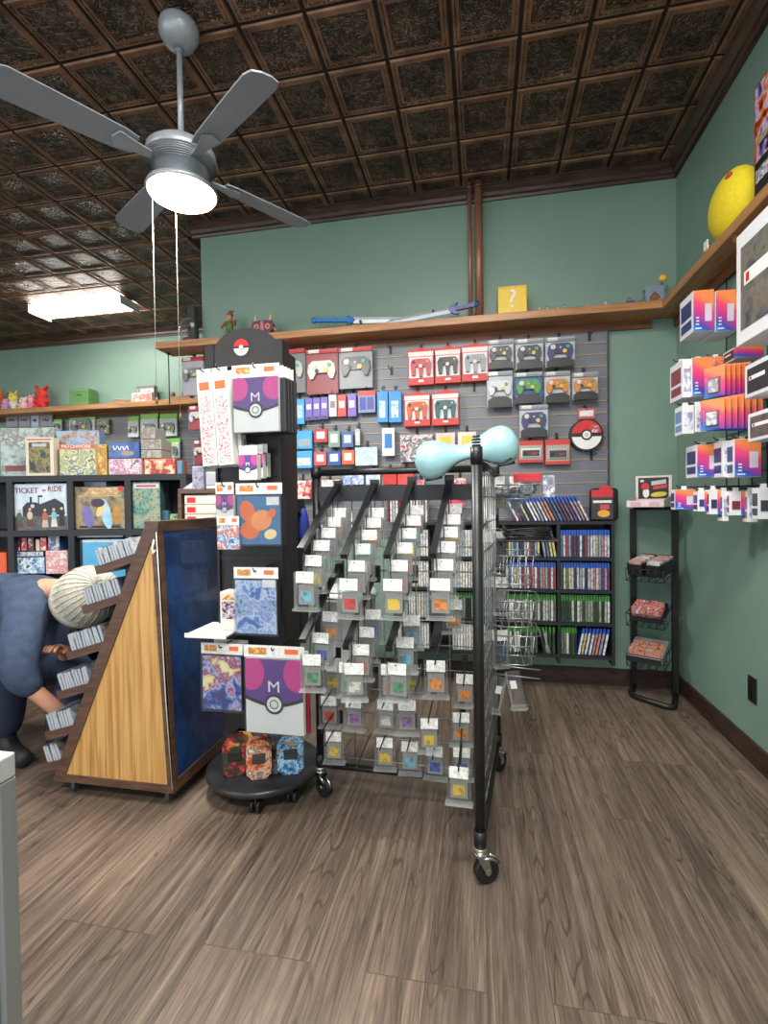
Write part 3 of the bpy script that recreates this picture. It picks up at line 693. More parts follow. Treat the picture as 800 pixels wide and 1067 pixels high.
# wire baskets
def basket(label, zt_, zb_, xw, Y0, Y1, n):
    t = thing('wire_basket', label, 'basket', (.05, (Y0+Y1)/2, zt_))
    h = (Y1-Y0)/2; b = MB()
    for z, dx in ((0, 0), ((zb_-zt_), -.03)):
        b.tube([(0, -h, z), (xw+dx-.03, -h, z), (xw+dx, -h+.02, z), (xw+dx, h-.02, z), (xw+dx-.03, h, z), (0, h, z)], .0028, WIRE, 5)
    for i in range(1, n):
        x = xw*i/n; b.tube([(x, -h, 0), (x-.01, -h, zb_-zt_), (x-.01, h, zb_-zt_), (x, h, 0)], .0018, WIRE, 5)
    b.build('wire_frame', t)
    b = MB(); 
    for k in range(1, 3): b.tube([(0, -h-.001, (zb_-zt_)*k/3), (xw-.02, -h-.001, (zb_-zt_)*k/3)], .0018, WIRE, 5)
    b.build('cross_wire', t); return t
zz = lambda py: at(540, py, 1, 2.05).z
xw = at(560, 600, 1, 2.05).x-.05
bk = [(506, 520, 'top wire basket right of the rack pole, holding loose bagged items'), (576, 604, 'second wire basket down, right of the rack pole'), (621, 646, 'third wire basket down, right of the rack pole'), (655, 683, 'lowest wire basket right of the rack pole')]
for (a, b_, lab) in bk: basket(lab, zz(a), zz(b_), xw, 1.93, 2.17, 6)
for py in (690, 699):
    z = zz(py)-0; MB().tube([Vector((.04, 2.0, z))-o_, Vector((.05+xw, 1.98, z-.004))-o_], .0028, WIRE, 5).build('side_peg', rack)
# black cables on second shelf
b = MB(); zc = zz(560)
t = thing('cable_bundle', 'coiled black cables lying on a tray right of the rack pole', 'cable', (.17, 2.05, zc))
for i in range(7):
    pts = [(.085*math.cos(a)+R.uniform(-.01, .01), .06*math.sin(a), .004+i*.0052+.003*math.sin(a*3+i)) for a in [2*PI*k/20 for k in range(20)]]
    b.tube(pts, .0036, BLACK, 6, True)
b.build('coil', t)
MB().bbox(-.12, .11, -.085, .085, -.012, -.004, BLACK, .003).build('plug_tray', t)
# items in top basket
zt0 = zz(520)+.004
t = thing('accessory_bag', 'red-topped clear bag of black cables in the top wire basket', 'packaged accessory', (.17, 2.03, zt0))
MB().bbox(-.05, .05, -.012, .012, .0, .075, BAGC, .004).build('clear_bag', t); MB().bbox(-.052, .052, -.008, .008, .062, .095, RED, .002).build('header_card', t)
b = MB()
for i in range(3): b.tube([(.032*math.cos(a), -.002+i*.003, .034+.022*math.sin(a)) for a in [2*PI*k/14 for k in range(14)]], .004, BLACK, 6, True)
b.build('cable', t)
t = thing('accessory_bag', 'small lilac boxed accessory at the right end of the top wire basket', 'packaged accessory', (.25, 2.03, zt0))
MB().bbox(-.022, .022, -.02, .02, 0, .085, ART([(190, 180, 205), (90, 92, 110), (225, 225, 230)], 30), .002).build('carton', t)
for i, (x, c) in enumerate(((.075, (110, 112, 118)), (.11, (62, 62, 66)))):
    t = thing('loose_controller', ['grey handheld accessory at the left of the top wire basket', 'dark handheld accessory beside the pole in the top wire basket'][i], 'game accessory', (x, 2.0+.05*i, zt0))
    b = MB(); b.ball((-.01, 0, .02), (.018, .015, .02), M(c, .35)); b.ball((.014, 0, .024), (.016, .015, .024), M(c, .35)); b.bbox(-.015, .02, -.01, .01, .02, .034, M(c, .35), .004); b.build('body', t)
# pale blue hoverboard laid over the top bar
t = thing('hoverboard', 'pale blue hourglass-shaped hoverboard shell resting on top of the rack', 'hoverboard')
PB = M((160, 205, 210), .28, 0, .03, 6, 0, .5); PD = M((40, 44, 48), .5)
def hov():
    pL = at(434, 486, 1, 1.80); pR = at(540, 464, 1, 1.80); c = (pL+pR)/2; half = (pR-pL).length/2
    t.location = (c.x, c.y-.02, c.z+.005); ang = math.atan2((pR-pL).z, (pR-pL).x); t.rotation_euler = (math.radians(20), -ang, 0)
    n = 30; m_ = 20
    def prof(u):
        e = abs(u); k = (1-math.cos(min(1, e/.66)*PI))/2
        up = .032+.038*k; dn = .008+.050*k; w = .048+.032*k
        if e > .70:
            q = math.sqrt(max(0, 1-((e-.70)/.302)**2)); q = .08+.92*q; up *= q; dn *= q; w *= q
        return up, dn, w
    b = MB(); vs = []; fs = []
    for i in range(n+1):
        u = -1+2*i/n; up, dn, w = prof(u)
        for j in range(m_):
            a = 2*PI*j/m_; ca, sa = math.cos(a), math.sin(a)
            vs.append((u*half, w*math.copysign(abs(ca)**.75, ca), (up if sa > 0 else dn)*math.copysign(abs(sa)**.75, sa)))
    for i in range(n):
        for j in range(m_): a = i*m_+j; c_ = i*m_+(j+1) % m_; fs.append((a, c_, c_+m_, a+m_))
    b.add(vs, fs, PB, True); b.build('shell', t)
    b = MB(); pts = []
    for i in range(3, 28):
        u = -.86+1.72*(i-3)/24; up, dn, w = prof(u); pts.append((u*half, -w*.80, -dn*.62))
    b.tube(pts, .0045, PD, 6); b.build('rubber_seam', t)
    for s_ in (-1, 1):
        b = MB(); up, dn, w = prof(.7); b.bbox(s_*half*.70-.03, s_*half*.70+.03, -w*.35, w*.35, -dn-.004, -dn+.006, PD, .002); o = b.build('foot_plate', t)
    MB().tube([(half*.45, -.078, -.028), (half*.62, -.080, -.034), (half*.80, -.074, -.026)], .004, PD, 6).build('light_strip', t, label='dark slot at one end')
    b = MB()
    for k in range(5): b.tube([(-.016+.008*k, -.045*math.cos(a)-.001, .031*math.sin(a)**.7+.0005) for a in [PI*q/10 for q in range(1, 10)]], .0012, M((138, 184, 190), .3), 5)
    b.build('center_ribs', t)
hov()
def az(px, py, Zc):
    return Vector((0, 0, H)) + (_w + RX*((px-400)/F) - UX*((py-533.5)/F))*Zc
# ------------------------------------------------------------ round spinner display
sx, sy = -.925, 2.02
sp = thing('spinner_display', 'black round-based rolling display column topped with a red and white ball sign', 'display stand', (sx, sy, 0))
SB = M((34, 33, 34), .5, 0, .12, 20); SBG = M((44, 44, 45), .3, 0, .15, 12)
MB().lathe([(.001, .074), (.232, .074), (.238, .08), (.238, .094), (.232, .1), (.001, .1)], SBG, 56, c=(0, -.045)).build('base_disc', sp)
for a in (200, 285, 330, 60, 130):
    x, y = .19*math.cos(math.radians(a)), -.045+.19*math.sin(math.radians(a))
    b = MB(); b.box(x-.018, x+.018, y-.018, y+.018, .066, .074, DARK); b.box(x-.004, x+.004, y-.012, y+.012, .03, .07, DARK)
    o = b.build('caster_fork', sp); w_ = MB()
    for s in (-1, 1): w_.cyl((x+s*.006, y, .0262), (x+s*.02, y, .0262), .026, BLACK, 20)
    w_.build('caster_wheel', o)
b = MB(); b.bbox(-.150, .135, -.12, .05, .1, 1.83, SB, .004); b.build('column', sp)
b = MB()
for x in (-.150, .125): b.box(x, x+.01, -.135, -.12, .35, 1.8, SB)
for z in (.72, .98, 1.32, 1.47, 1.77): b.box(-.150, .135, -.126, -.12, z-.01, z+.01, SB)
b.build('hook_rail', sp)
hx0, hx1, hz0, hz1 = wrect(223, 342, 290, 382, 1.86); cx = (hx0+hx1)/2-sx; hw = (hx1-hx0)/2
pts = [(cx-hw, hz0), (cx+hw, hz0), (cx+hw, hz0+.06)]+[(cx+hw*math.cos(a), hz0+.06+(hz1-hz0-.06)*math.sin(a)) for a in [PI*k/18 for k in range(1, 18)]]+[(cx-hw, hz0+.06)]
sgn = MB().prism(pts, -.165, -.155, M((40, 38, 38), .5)).build('header_sign', sp)
def ballmark(b, x, z, r, y):
    """red over white disc with a dark band and a round button"""
    b.disc(x, z, r, y-.001, y, M((34, 30, 30), .4)); b.disc(x, z+r*.03, r*.93, y-.0018, y-.001, M((206, 40, 44), .4), 20, 0, math.radians(6), PI-math.radians(6))
    b.disc(x, z-r*.03, r*.93, y-.0018, y-.001, WHITE, 20, 0, PI+math.radians(6), 2*PI-math.radians(6))
    b.disc(x, z, r*.34, y-.0024, y-.0018, M((34, 30, 30), .4), 20); b.disc(x, z, r*.25, y-.003, y-.0024, WHITE, 20); b.disc(x, z, r*.14, y-.0034, y-.003, M((200, 198, 196), .4), 16)
q = at(251.5, 362, 1, 1.855); b = MB(); ballmark(b, q.x-sx, q.z, .034, -.166); b.build('ball_emblem', sgn, label='red and white ball emblem')
MB().box(cx-hw-.035, cx-hw+.002, -.17, -.10, hz0-.01, hz0+.09, SB).build('side_wing', sp); MB().box(cx+hw-.015, cx+hw+.02, -.17, -.10, hz0-.01, hz0+.095, SB).build('side_wing', sp)
HEAD = ART([(234, 233, 228), (230, 229, 225), (214, 213, 209), (236, 234, 230)], 50, 2, .3, .4); LOGO = ART([(214, 160, 60), (180, 90, 50), (226, 196, 110)], 70, 2, 1, .4); ORG = M((232, 110, 62), .4)
PURP = M((92, 50, 134), .35, 0, .04, 8, 0, .4); PINK = M((206, 52, 142), .35, 0, .04, 8, 0, .4); BAND = M((38, 34, 40), .4)
def mface(b, w, h, y):
    def cz(x): return -h*(.60-.10*(abs(x)/(w/2))**1.6)
    N = 16; xs = [-w/2+w*i/N for i in range(N+1)]
    b.prism([(-w/2, 0), (w/2, 0)]+[(x, cz(x)) for x in xs[::-1]], y-.0006, y, PURP)
    b.prism([(x, cz(x)+h*.004) for x in xs]+[(x, cz(x)-h*.045) for x in xs[::-1]], y-.0012, y-.0006, BAND)
    for s in (-1, 1):
        e = [(max(-w/2, min(w/2, s*w*.40+w*.235*math.cos(a))), min(-.001, -h*.19+h*.235*math.sin(a))) for a in [2*PI*k/28 for k in range(28)]]
        b.prism(e, y-.0012, y-.0006, PINK)
    b.disc(0, -h*.60, w*.165, y-.0018, y-.0012, BAND); b.disc(0, -h*.60, w*.125, y-.0024, y-.0018, WHITE); b.disc(0, -h*.60, w*.075, y-.003, y-.0024, BAND, 24, w*.06)
    b.text('M', w*.26, WHITE, (0, y-.0028, -h*.37), .0006, sx=1.15)
def clipped_header(t, w, z0, hh, y, hook=True):
    b = MB(); b.box(-w/2, w/2, y-.001, y, z0, z0+hh, HEAD); o = b.build('header_card', t, label='white header card with small logos')
    MB().box(-w*.42, -w*.12, y-.0016, y-.001, z0+hh*.25, z0+hh*.8, LOGO).build('printed_logo', o); MB().box(w*.18, w*.40, y-.0016, y-.001, z0+hh*.35, z0+hh*.75, ORG).build('price_sticker', o)
def hang(px0, py0, px1, py1, Y):
    x0, x1, z0, z1 = wrect(px0, py0, px1, py1, Y); return (x0+x1)/2, z1, x1-x0, z1-z0
def peg(x, z, y1, name='straight_hook'):
    MB().tube([(x-sx, -.125, z+.006), (x-sx, y1-sy-.012, z), (x-sx, y1-sy-.02, z+.012)], .0026, BLK, 6).build(name, sp)
def mbinder(label, rect, Y, th, stack=0, cat='card binder'):
    cx_, z1, w, h = hang(*rect, Y); t = thing('card_binder', label, cat, (cx_, Y, z1))
    MB().bbox(-w/2, w/2, 0, th, -h, 0, WHITE, .002).build('cover', t)
    b = MB(); mface(b, w, h, 0); b.build('printed_face', t, label='purple and pink print with a white M and round button')
    MB().box(-w/2-.003, w/2+.003, -.006, -.0055, -h-.004, .006, BAGC).build('clear_bag', t)
    clipped_header(t, w*1.05, .004, .045, .003); peg(cx_, z1+.035, Y); return t, cx_, z1, w, h
t, x_, z_, w_, h_ = mbinder('purple and white M binder hanging at the top of the black display column', (243, 393, 290, 450), 1.76, .02)
for i in range(4):
    t = thing('card_binder', f'dark card binder hanging behind the upper M binder, {nth(i)} behind it', 'card binder', (x_+.012+.004*i, 1.783+.0225*i, z_), 0, 'dark binders hanging behind the upper M binder')
    MB().bbox(-w_/2, w_/2+.008, 0, .02, -h_, 0, M((44, 46, 50), .35), .003).build('cover', t); MB().box(-w_/2, w_/2, .004, .005, 0, .045, HEAD).build('header_card', t)
mbinder('large purple and white M binder at the bottom of the display column above the tins', (256, 687, 316, 765), 1.70, .025)
x_, z_, w_, h_ = hang(260, 690, 319, 762, 1.74)
t = thing('card_binder', 'crimson edged binder just behind the large lower M binder', 'card binder', (x_+.012, 1.735, z_)); MB().bbox(-w_/2, w_/2, 0, .02, -h_, 0, M((150, 24, 60), .4), .003).build('cover', t); clipped_header(t, w_, .004, .045, .003)
def artbinder(label, rect, Y, th, mats, cat='card binder', name='card_binder'):
    cx_, z1, w, h = hang(*rect, Y); t = thing(name, label, cat, (cx_, Y, z1))
    MB().bbox(-w/2, w/2, 0, th, -h, 0, M((40, 42, 46), .4), .002).build('cover', t)
    MB().box(-w/2+.002, w/2-.004, -.001, 0, -h+.003, -.003, mats).build('printed_face', t)
    MB().box(-w/2-.003, w/2+.003, -.006, -.0055, -h-.004, .006, BAGC).build('clear_bag', t)
    clipped_header(t, w*1.05, .004, .042, .003); peg(cx_, z1+.032, Y); return t, w, h
t, w, h = artbinder('blue binder with an orange print, in the middle of the display column', (247, 516, 293, 568), 1.76, .05, M((42, 108, 158), .35, 0, .04, 8, 0, .3))
b = MB(); OR1 = M((226, 112, 48), .4, 0, .1, 20); OR2 = M((240, 150, 84), .4, 0, .08, 20); CRM = M((246, 222, 160), .4)
def ell(b, x, z, rx, rz, y, m, rot=0, n=22):
    b.prism([(x+rx*math.cos(a)*math.cos(rot)-rz*math.sin(a)*math.sin(rot), z+rx*math.cos(a)*math.sin(rot)+rz*math.sin(a)*math.cos(rot)) for a in [2*PI*k/n for k in range(n)]], y-.0006, y, m)
ell(b, -w*.26, -h*.32, w*.17, h*.22, -.001, OR1, .3); ell(b, -w*.20, -h*.70, w*.22, h*.18, -.0012, OR1)
ell(b, w*.06, -h*.50, w*.24, h*.20, -.0018, OR2, .5); ell(b, w*.26, -h*.78, w*.14, h*.10, -.0022, CRM, .2); ell(b, w*.30, -h*.36, w*.10, h*.08, -.0022, OR1, .8)
b.build('printed_shapes', t, label='plain orange blob print')
MB().box(w*.18, w*.46, -.003, -.002, -h*.2, -h*.04, HEAD).build('price_sticker', t)
t, w, h = artbinder('pale blue and silver swirl-print binder below the middle of the display column', (245, 604, 289, 661), 1.74, .03, ART([(70, 110, 180), (150, 180, 220), (205, 215, 238), (110, 140, 205), (180, 190, 225), (60, 140, 150)], 14, 4, 2.5))
MB().box(w*.16, w*.47, -.003, -.002, -h*.14, 0, HEAD).build('price_sticker', t)
t, w, h = artbinder('blue and gold splash-print binder left of the large lower M binder', (211, 683, 252, 740), 1.74, .02, ART([(52, 50, 130), (60, 110, 190), (200, 190, 220), (150, 40, 110), (236, 214, 150), (250, 236, 190)], 9, 4, 1.6))
for i in range(3):
    x_, z_, w_, h_ = hang(216, 686, 252, 738, 1.78)
    t = thing('card_binder', f'dark binder with white header behind the blue and gold binder, {nth(i)} behind it', 'card binder', (x_+.004*i, 1.775+.022*i, z_+.01*i), 0, 'dark binders behind the blue and gold binder')
    MB().bbox(-w_/2, w_/2, 0, .018, -h_, 0, M((52, 46, 70), .4), .002).build('cover', t); MB().box(-w_/2, w_/2, .004, .005, 0, .042, HEAD).build('header_card', t)
# small deck boxes
def mk_deck():
    t = thing('deck_box', '', 'deck box', group='purple and white deck boxes on one hook'); w, h = .074, .095
    MB().bbox(-w/2, w/2, 0, .034, -h, 0, WHITE, .002).build('carton', t); b = MB(); mface(b, w, h, 0); b.build('printed_face', t)
    MB().box(-w/2, w/2, .003, .004, 0, .035, HEAD).build('header_card', t); return t
dk = Stamp(mk_deck)
for i, (px, Y) in enumerate(((258, 1.76), (264, 1.80), (269, 1.84))):
    p = at(px, 474-i, 1, Y); dk.put(['small purple and white M deck box, frontmost on the hook below the top binder', 'small M deck box second on the hook below the top binder', 'small M deck box rearmost on the hook below the top binder'][i], p, 0)
p = at(258, 470, 1, 1.76); peg(p.x, p.z+.03, 1.75)
t, x_, z_, w_, h_ = mbinder('small purple and white M binder left of the blue binder', (225, 516, 243, 541), 1.755, .02)
cx_, z1, w, h = hang(226, 548, 249, 573, 1.745)
t = thing('sleeve_pack', 'small hanging pack of blue card sleeves with an orange blob print', 'sleeve pack', (cx_, 1.745, z1))
MB().bbox(-w/2, w/2, 0, .02, -h, 0, ART([(232, 232, 230), (226, 120, 60), (60, 110, 160), (205, 215, 225), (50, 100, 150)], 26, 2, 1), .003).build('pack', t); clipped_header(t, w, .002, .035, .003)
# long stick packs
STICK = ART([(236, 234, 230), (232, 230, 226), (198, 70, 62), (236, 234, 230), (214, 130, 120)], 95, 1, .8, .4, True, True)
for i, (r0, lab) in enumerate((((206, 393, 221, 486), 'long white playmat box with red icon print, leftmost on the display column'), ((222, 391, 238, 485), 'long white playmat box with red icon print, right of its twin'))):
    cx_, z1, w, h = hang(*r0, 1.76)
    for k in range(2):
        Yk = 1.755+.05*k
        t = thing('playmat_box', lab if k == 0 else lab.replace('long white', 'second long white').replace('leftmost', 'behind the leftmost').replace('right of its twin', 'behind the right one'), 'playmat box', (cx_+.012*k, Yk, z1), (0, math.radians(-3.5), 0))
        MB().bbox(-w/2, w/2, 0, .045, -h, 0, WHITE, .002).build('carton', t)
        if k == 0:
            MB().box(-w*.38, w*.38, -.0008, 0, -h*.97, -h*.22, STICK).build('printed_face', t); MB().box(-w*.34, w*.34, -.0008, 0, -h*.15, -h*.06, ORG).build('printed_logo', t)
        MB().box(-w/2, w/2, .004, .005, 0, .03, HEAD).build('header_card', t)
    peg(cx_, z1+.02, 1.75)
# shelf and figure box
t = thing('acrylic_shelf', 'small white ledge shelf clipped to the display column', 'shelf', (-1.01, 1.76, .703))
MB().bbox(-.10, .07, -.06, .14, 0, .008, M((212, 220, 226), .25, 0, .03, 6, 0, .5), .002).build('ledge', t); MB().box(-.10, .07, -.062, -.058, -.004, .012, WHITE).build('front_lip', t)
cx_, z1, w, h = hang(228, 621, 246, 656, 1.76)
t = thing('figure_box', 'small white window box with a purple toy, standing on the white ledge', 'toy box', (cx_-.003, 1.775, .711))
MB().bbox(-w/2, w/2, 0, .07, 0, .15, M((222, 208, 196), .4), .002).build('carton', t); MB().box(-w*.38, w*.38, -.001, 0, .045, .112, ART([(40, 30, 44), (96, 40, 100), (230, 220, 225), (60, 50, 70)], 60)).build('window', t)
MB().prism([(-w*.4, 0), (w*.4, 0), (0, .02)], -.001, .0, LOGO, Matrix.Translation((0, 0, .12))).build('printed_logo', t)
# tins on the disc
def mk_tin(w, h, d, m, m2, lab):
    t = thing('card_tin', lab, 'card tin'); c = w*.22
    o = [(-w/2+c, 0), (w/2-c, 0), (w/2, c), (w/2, h-c*1.2), (w/2-c, h), (-w/2+c, h), (-w/2, h-c*1.2), (-w/2, c)]
    MB().prism(o, 0, d, m).build('tin_body', t); i = [(x*.86, h/2+(z-h/2)*.88) for x, z in o]
    MB().prism(i, -.003, 0, m).build('embossed_front', t); MB().bbox(-w*.26, w*.26, -.006, -.003, h*.42, h*.68, m2, .004).build('window', t)
    MB().box(-w*.2, w*.2, -.004, -.003, h*.80, h*.88, LOGO).build('printed_logo', t)
    return t
tins = [((244, 811), .098, .158, ART([(30, 34, 28), (60, 66, 40), (50, 44, 50), (200, 60, 60), (230, 120, 100)], 22, 3, 1), M((44, 42, 40), .3), 'dark olive and red collector tin, left of the three tins in front', .38),
        ((270, 812), .098, .155, ART([(180, 70, 30), (226, 120, 50), (240, 200, 180), (90, 50, 40), (235, 225, 215)], 22, 3, 1), M((70, 66, 64), .3), 'orange and white collector tin in the middle of the three in front', .40),
        ((303, 807), .105, .155, ART([(40, 90, 150), (110, 170, 215), (190, 225, 240), (30, 60, 110), (140, 190, 225)], 20, 3, 1), M((60, 64, 72), .3), 'light blue collector tin at the right of the three in front', .36)]
for (p, w, h, m, m2, lab, rz) in tins:
    t = mk_tin(w, h, .05, m, m2, lab); q = at(*p, 2, .1); t.location = (q.x, max(q.y, 1.84), .1); t.rotation_euler = (0, 0, rz)
t = mk_tin(.098, .17, .045, ART([(226, 170, 50), (240, 200, 90), (150, 60, 110)], 20), M((200, 150, 60), .4), 'yellow and purple collector tin peeking out behind the olive tin'); t.location = (-.975, 1.90, .1)
t = mk_tin(.098, .15, .045, ART([(60, 56, 58), (110, 106, 110), (40, 36, 38)], 20), M((40, 40, 40), .4), 'dark grey collector tin behind the orange tin, against the column'); t.location = (-.86, 1.90-.01, .1)
for o in COL.objects:
    pass
# coat and bag hanging on the column's right
t = thing('draped_bag', 'black fabric bag with a blue patch hanging between the column and the rack', 'bag', (at(311, 580, 1, 2.16).x, 2.16, 1.10))
b = MB(); vs = []; fs = []; n = 16; k = 14
for i in range(k+1):
    u = i/k; z = .12-u*.62; wd = .062*(.35+.65*min(1, u*3.2)); 
    for j in range(n):
        a = 2*PI*j/n; rr = 1+.10*math.sin(a*3+u*4)
        vs.append((wd*math.cos(a)*rr*(.72 if u > .7 else 1), .05*math.sin(a)*rr, z))
for i in range(k):
    for j in range(n): fs.append((i*n+j, (i+1)*n+j, (i+1)*n+(j+1) % n, i*n+(j+1) % n))
b.add(vs, fs, M((32, 33, 36), .8, 0, .15, 30), True); b.add(vs[-n:], [tuple(range(n))[::-1]], BLACK); b.build('bag_body', t)
b = MB(); b.ball((.040, -.030, -.02), (.024, .030, .10), M((38, 62, 158), .7, 0, .1, 30), 12, 10); b.build('blue_patch', t, label='bright blue side panel')
MB().tube([(-.11, -.02, .22), (-.03, -.04, .13), (.03, -.05, .06), (.055, -.03, -.02)], .006, BLACK, 6).build('strap', t)
t = thing('storage_bin', 'pale grey plastic bin half hidden behind the rack and the display column', 'bin', (-.83, 2.95, 0))
b = MB(); b.lathe([(.001, .0), (.15, .0), (.165, .30), (.185, .62), (.192, .625), (.192, .645), (.175, .645), (.16, .3), (.14, .02), (.001, .02)], M((188, 190, 190), .4, 0, .03), 28); b.build('bin_body', t)
b = MB(); b.lathe([(.001, .70), (.08, .698), (.17, .68), (.197, .655), (.197, .645), (.001, .645)], M((200, 202, 202), .4), 28); b.build('bin_lid', t)
# ------------------------------------------------------------ goods on the back slatted panel
YH = D-.022
def shook(x, z, yf):
    """wire hook from the panel, as part of the panel"""
    return MB().tube([(x, -.021, z+.012), (x, yf-D-.01, z+.002), (x, yf-D-.018, z+.016)], .0026, BLACK, 6)
panel = bpy.data.objects['slatted_panel']; pcx = panel.location.x; pz = panel.location.z
def add_hook(x, z, yf):
    b = shook(x-pcx, z-pz, yf); b.box(x-pcx-.009, x-pcx+.009, -.024, -.020, z-pz-.02, z-pz+.04, BLACK); b.build('wire_hook', panel)
def pad(b, m, x, z, s, y, kind):
    """gamepad shape, front facing -y"""
    dk_ = M((40, 40, 44), .4); lt = M((210, 208, 200), .4)
    if kind == 'three':   # three pronged
        for dx, w, l in ((-.040, .016, .052), (0, .014, .058), (.040, .016, .052)):
            b.prism([(x+s*(dx-w), z+s*.012), (x+s*(dx+w), z+s*.012), (x+s*(dx+w*.55), z-s*l), (x+s*(dx-w*.55), z-s*l)], y-.016, y, m)
        b.prism([(x-s*.055, z+s*.012), (x-s*.045, z+s*.034), (x-s*.012, z+s*.036), (x+s*.012, z+s*.036), (x+s*.045, z+s*.034), (x+s*.055, z+s*.012), (x+s*.045, z-s*.004), (x-s*.045, z-s*.004)], y-.018, y, m)
        b.disc(x, z-s*.004, s*.010, y-.024, y-.017, lt, 14); b.disc(x, z+s*.02, s*.004, y-.020, y-.017, RED, 10)
        b.disc(x+s*.036, z+s*.02, s*.005, y-.021, y-.017, M((226, 196, 60), .4), 10); b.disc(x+s*.028, z+s*.008, s*.0045, y-.021, y-.017, M((60, 120, 90), .4), 10)
        b.box(x-s*.046, x-s*.028, y-.021, y-.017, z+s*.015, z+s*.020, dk_); b.box(x-s*.0395, x-s*.0345, y-.021, y-.017, z+s*.008, z+s*.027, dk_)
    else:
        b.prism([(x-s*.052, z+s*.02), (x-s*.036, z+s*.034), (x+s*.036, z+s*.034), (x+s*.052, z+s*.02), (x+s*.056, z-s*.008), (x+s*.046, z-s*.036), (x+s*.034, z-s*.034), (x+s*.022, z-s*.012), (x-s*.022, z-s*.012), (x-s*.034, z-s*.034), (x-s*.046, z-s*.036), (x-s*.056, z-s*.008)], y-.020, y, m)
        b.disc(x-s*.032, z+s*.016, s*.011, y-.027, y-.020, lt, 14); b.disc(x+s*.032, z+s*.016, s*.008, y-.025, y-.020, M((70, 160, 120), .4), 12)
        b.disc(x+s*.018, z-s*.004, s*.009, y-.027, y-.020, M((226, 190, 70), .4), 14); b.disc(x-s*.018, z-s*.004, s*.008, y-.024, y-.020, dk_, 12)
        b.disc(x, z+s*.014, s*.004, y-.023, y-.020, lt, 10)
def bag_pad(label, rect, m, kind='two', header=RED, back=None, Y=YH-.06, group=None, lower=None, fancy=0):
    x, z1, w, h = hang(*rect, Y); t = thing('controller_pack', label, 'game controller', (x, Y, z1), 0, group)
    hh = .028
    MB().bbox(-w/2, w/2, -.018, .018, -h, -hh*.6, BAGC, .006).build('clear_bag', t)
    MB().bbox(-w/2, w/2, .006, .014, -h+.004, -hh, back or M((206, 208, 210), .4), .001).build('backing_card', t)
    MB().bbox(-w/2, w/2, -.006, .006, -hh, 0, header, .001).build('header_card', t)
    if lower: MB().prism([(-w*.46, -h+.002), (w*.46, -h+.002), (w*.46, -h*.80), (w*.25, -h*.70), (-w*.25, -h*.70), (-w*.46, -h*.80)], -.021, -.012, lower).build('lower_card', t)
    b = MB(); pad(b, m, 0, -h*.46, w/.128, .004, kind); b.build('gamepad', t)
    MB().box(-w*.42, -w*.08, -.0075, -.006, -hh*.9, -hh*.1, HEAD).build('price_sticker', t)
    add_hook(x, z1+.006, Y); return t
def cardbox(label, rect, mats, Y=YH-.05, depth=.03, cat='boxed accessory', name='accessory_box', win=None, group=None, hook=True, text=None, tabm=None):
    x, z1, w, h = hang(*rect, Y); t = thing(name, label, cat, (x, Y, z1), 0, group)
    MB().bbox(-w/2, w/2, 0, depth, -h, 0, mats, .0015).build('carton', t)
    if win:
        for (u0, v0, u1, v1, m_) in win: MB().box(-w/2+u0*w, -w/2+u1*w, -.0012, 0, -v1*h, -v0*h, m_).build('printed_patch', t)
    if tabm:
        MB().box(-w*.2, w*.2, depth*.4, depth*.4+.001, 0, .018, tabm).build('hang_tab', t)
    if text: MB().text(text[0], text[1], text[2], (0, -.0016, text[3]*-h)).build('lettering', t)
    if hook: add_hook(x, z1+.01, Y-.001)
    return t
SIL = M((196, 197, 200), .35, .2); BK = M((34, 34, 38), .35); IND = M((64, 58, 112), .35); ORC = M((226, 140, 48), .35); GRC = M((84, 160, 60), .35)
bag_pad('red-topped bag with a pale controller, leftmost of three beside the display column', (289, 364, 318, 410), M((186, 184, 180), .4), back=M((120, 118, 120), .4), header=M((190, 36, 48), .4))
bag_pad('red-topped bag with a cream controller, middle of three under the long shelf', (319, 364, 352, 411), M((214, 212, 200), .4), back=M((150, 60, 66), .4), header=M((190, 36, 48), .4))
bag_pad('red-topped bag with a dark grey controller, right of the three under the shelf', (353, 362, 388, 405), M((92, 96, 96), .4), back=M((150, 152, 152), .4), header=M((190, 36, 48), .4))
# red framed three-prong pads
def n64(label, rect, c, tab='left'):
    Y = YH-.06; x, z1, w, h = hang(*rect, Y); t = thing('controller_box', label, 'game controller', (x, Y, z1))
    REDB = M((204, 56, 52), .45)
    b = MB(); b.bbox(-w/2, w/2, 0, .05, -h, 0, REDB, .002); b.build('carton', t)
    MB().box(-w*.45, w*.45, -.0012, 0, -h*.80, -h*.22, M((224, 222, 222), .4)).build('window_card', t)
    MB().box(-w*.48, w*.48, -.002, -.0012, -h*.20, -h*.07, M((232, 214, 208), .4)).build('printed_strip', t); MB().box(-w*.1, w*.1, -.0015, 0, -h*.92, -h*.86, HEAD).build('white_label', t)
    b = MB(); pad(b, c, 0, -h*.47, w/.128*.92, -.0012, 'three'); b.build('gamepad', t)
    MB().prism([(-w*.22, 0), (w*.22, 0), (w*.14, .018), (-w*.14, .018)], .02, .0215, REDB).build('hang_tab', t)
    add_hook(x, z1+.012, Y)
    b = MB(); b.text('WIRED', w*.14, M((196, 60, 56), .4), (-w*.05, -.0026, -h*.135), .0003); 
    return t
n64('red framed box with a red three-pronged controller, upper row', (425, 364, 452, 401), M((190, 70, 74), .4))
n64('red framed box with a black three-pronged controller, upper row middle', (453, 362, 480, 399), M((52, 52, 56), .4))
n64('red framed box with a grey three-pronged controller, upper row right', (481, 359, 509, 397), M((150, 152, 156), .4))
n64('red framed box with an orange-red three-pronged controller, lower row', (421, 410, 448, 444), M((196, 92, 48), .4))
n64('red framed box with a teal three-pronged controller, lower row', (450, 408, 478, 443), M((34, 92, 98), .4))
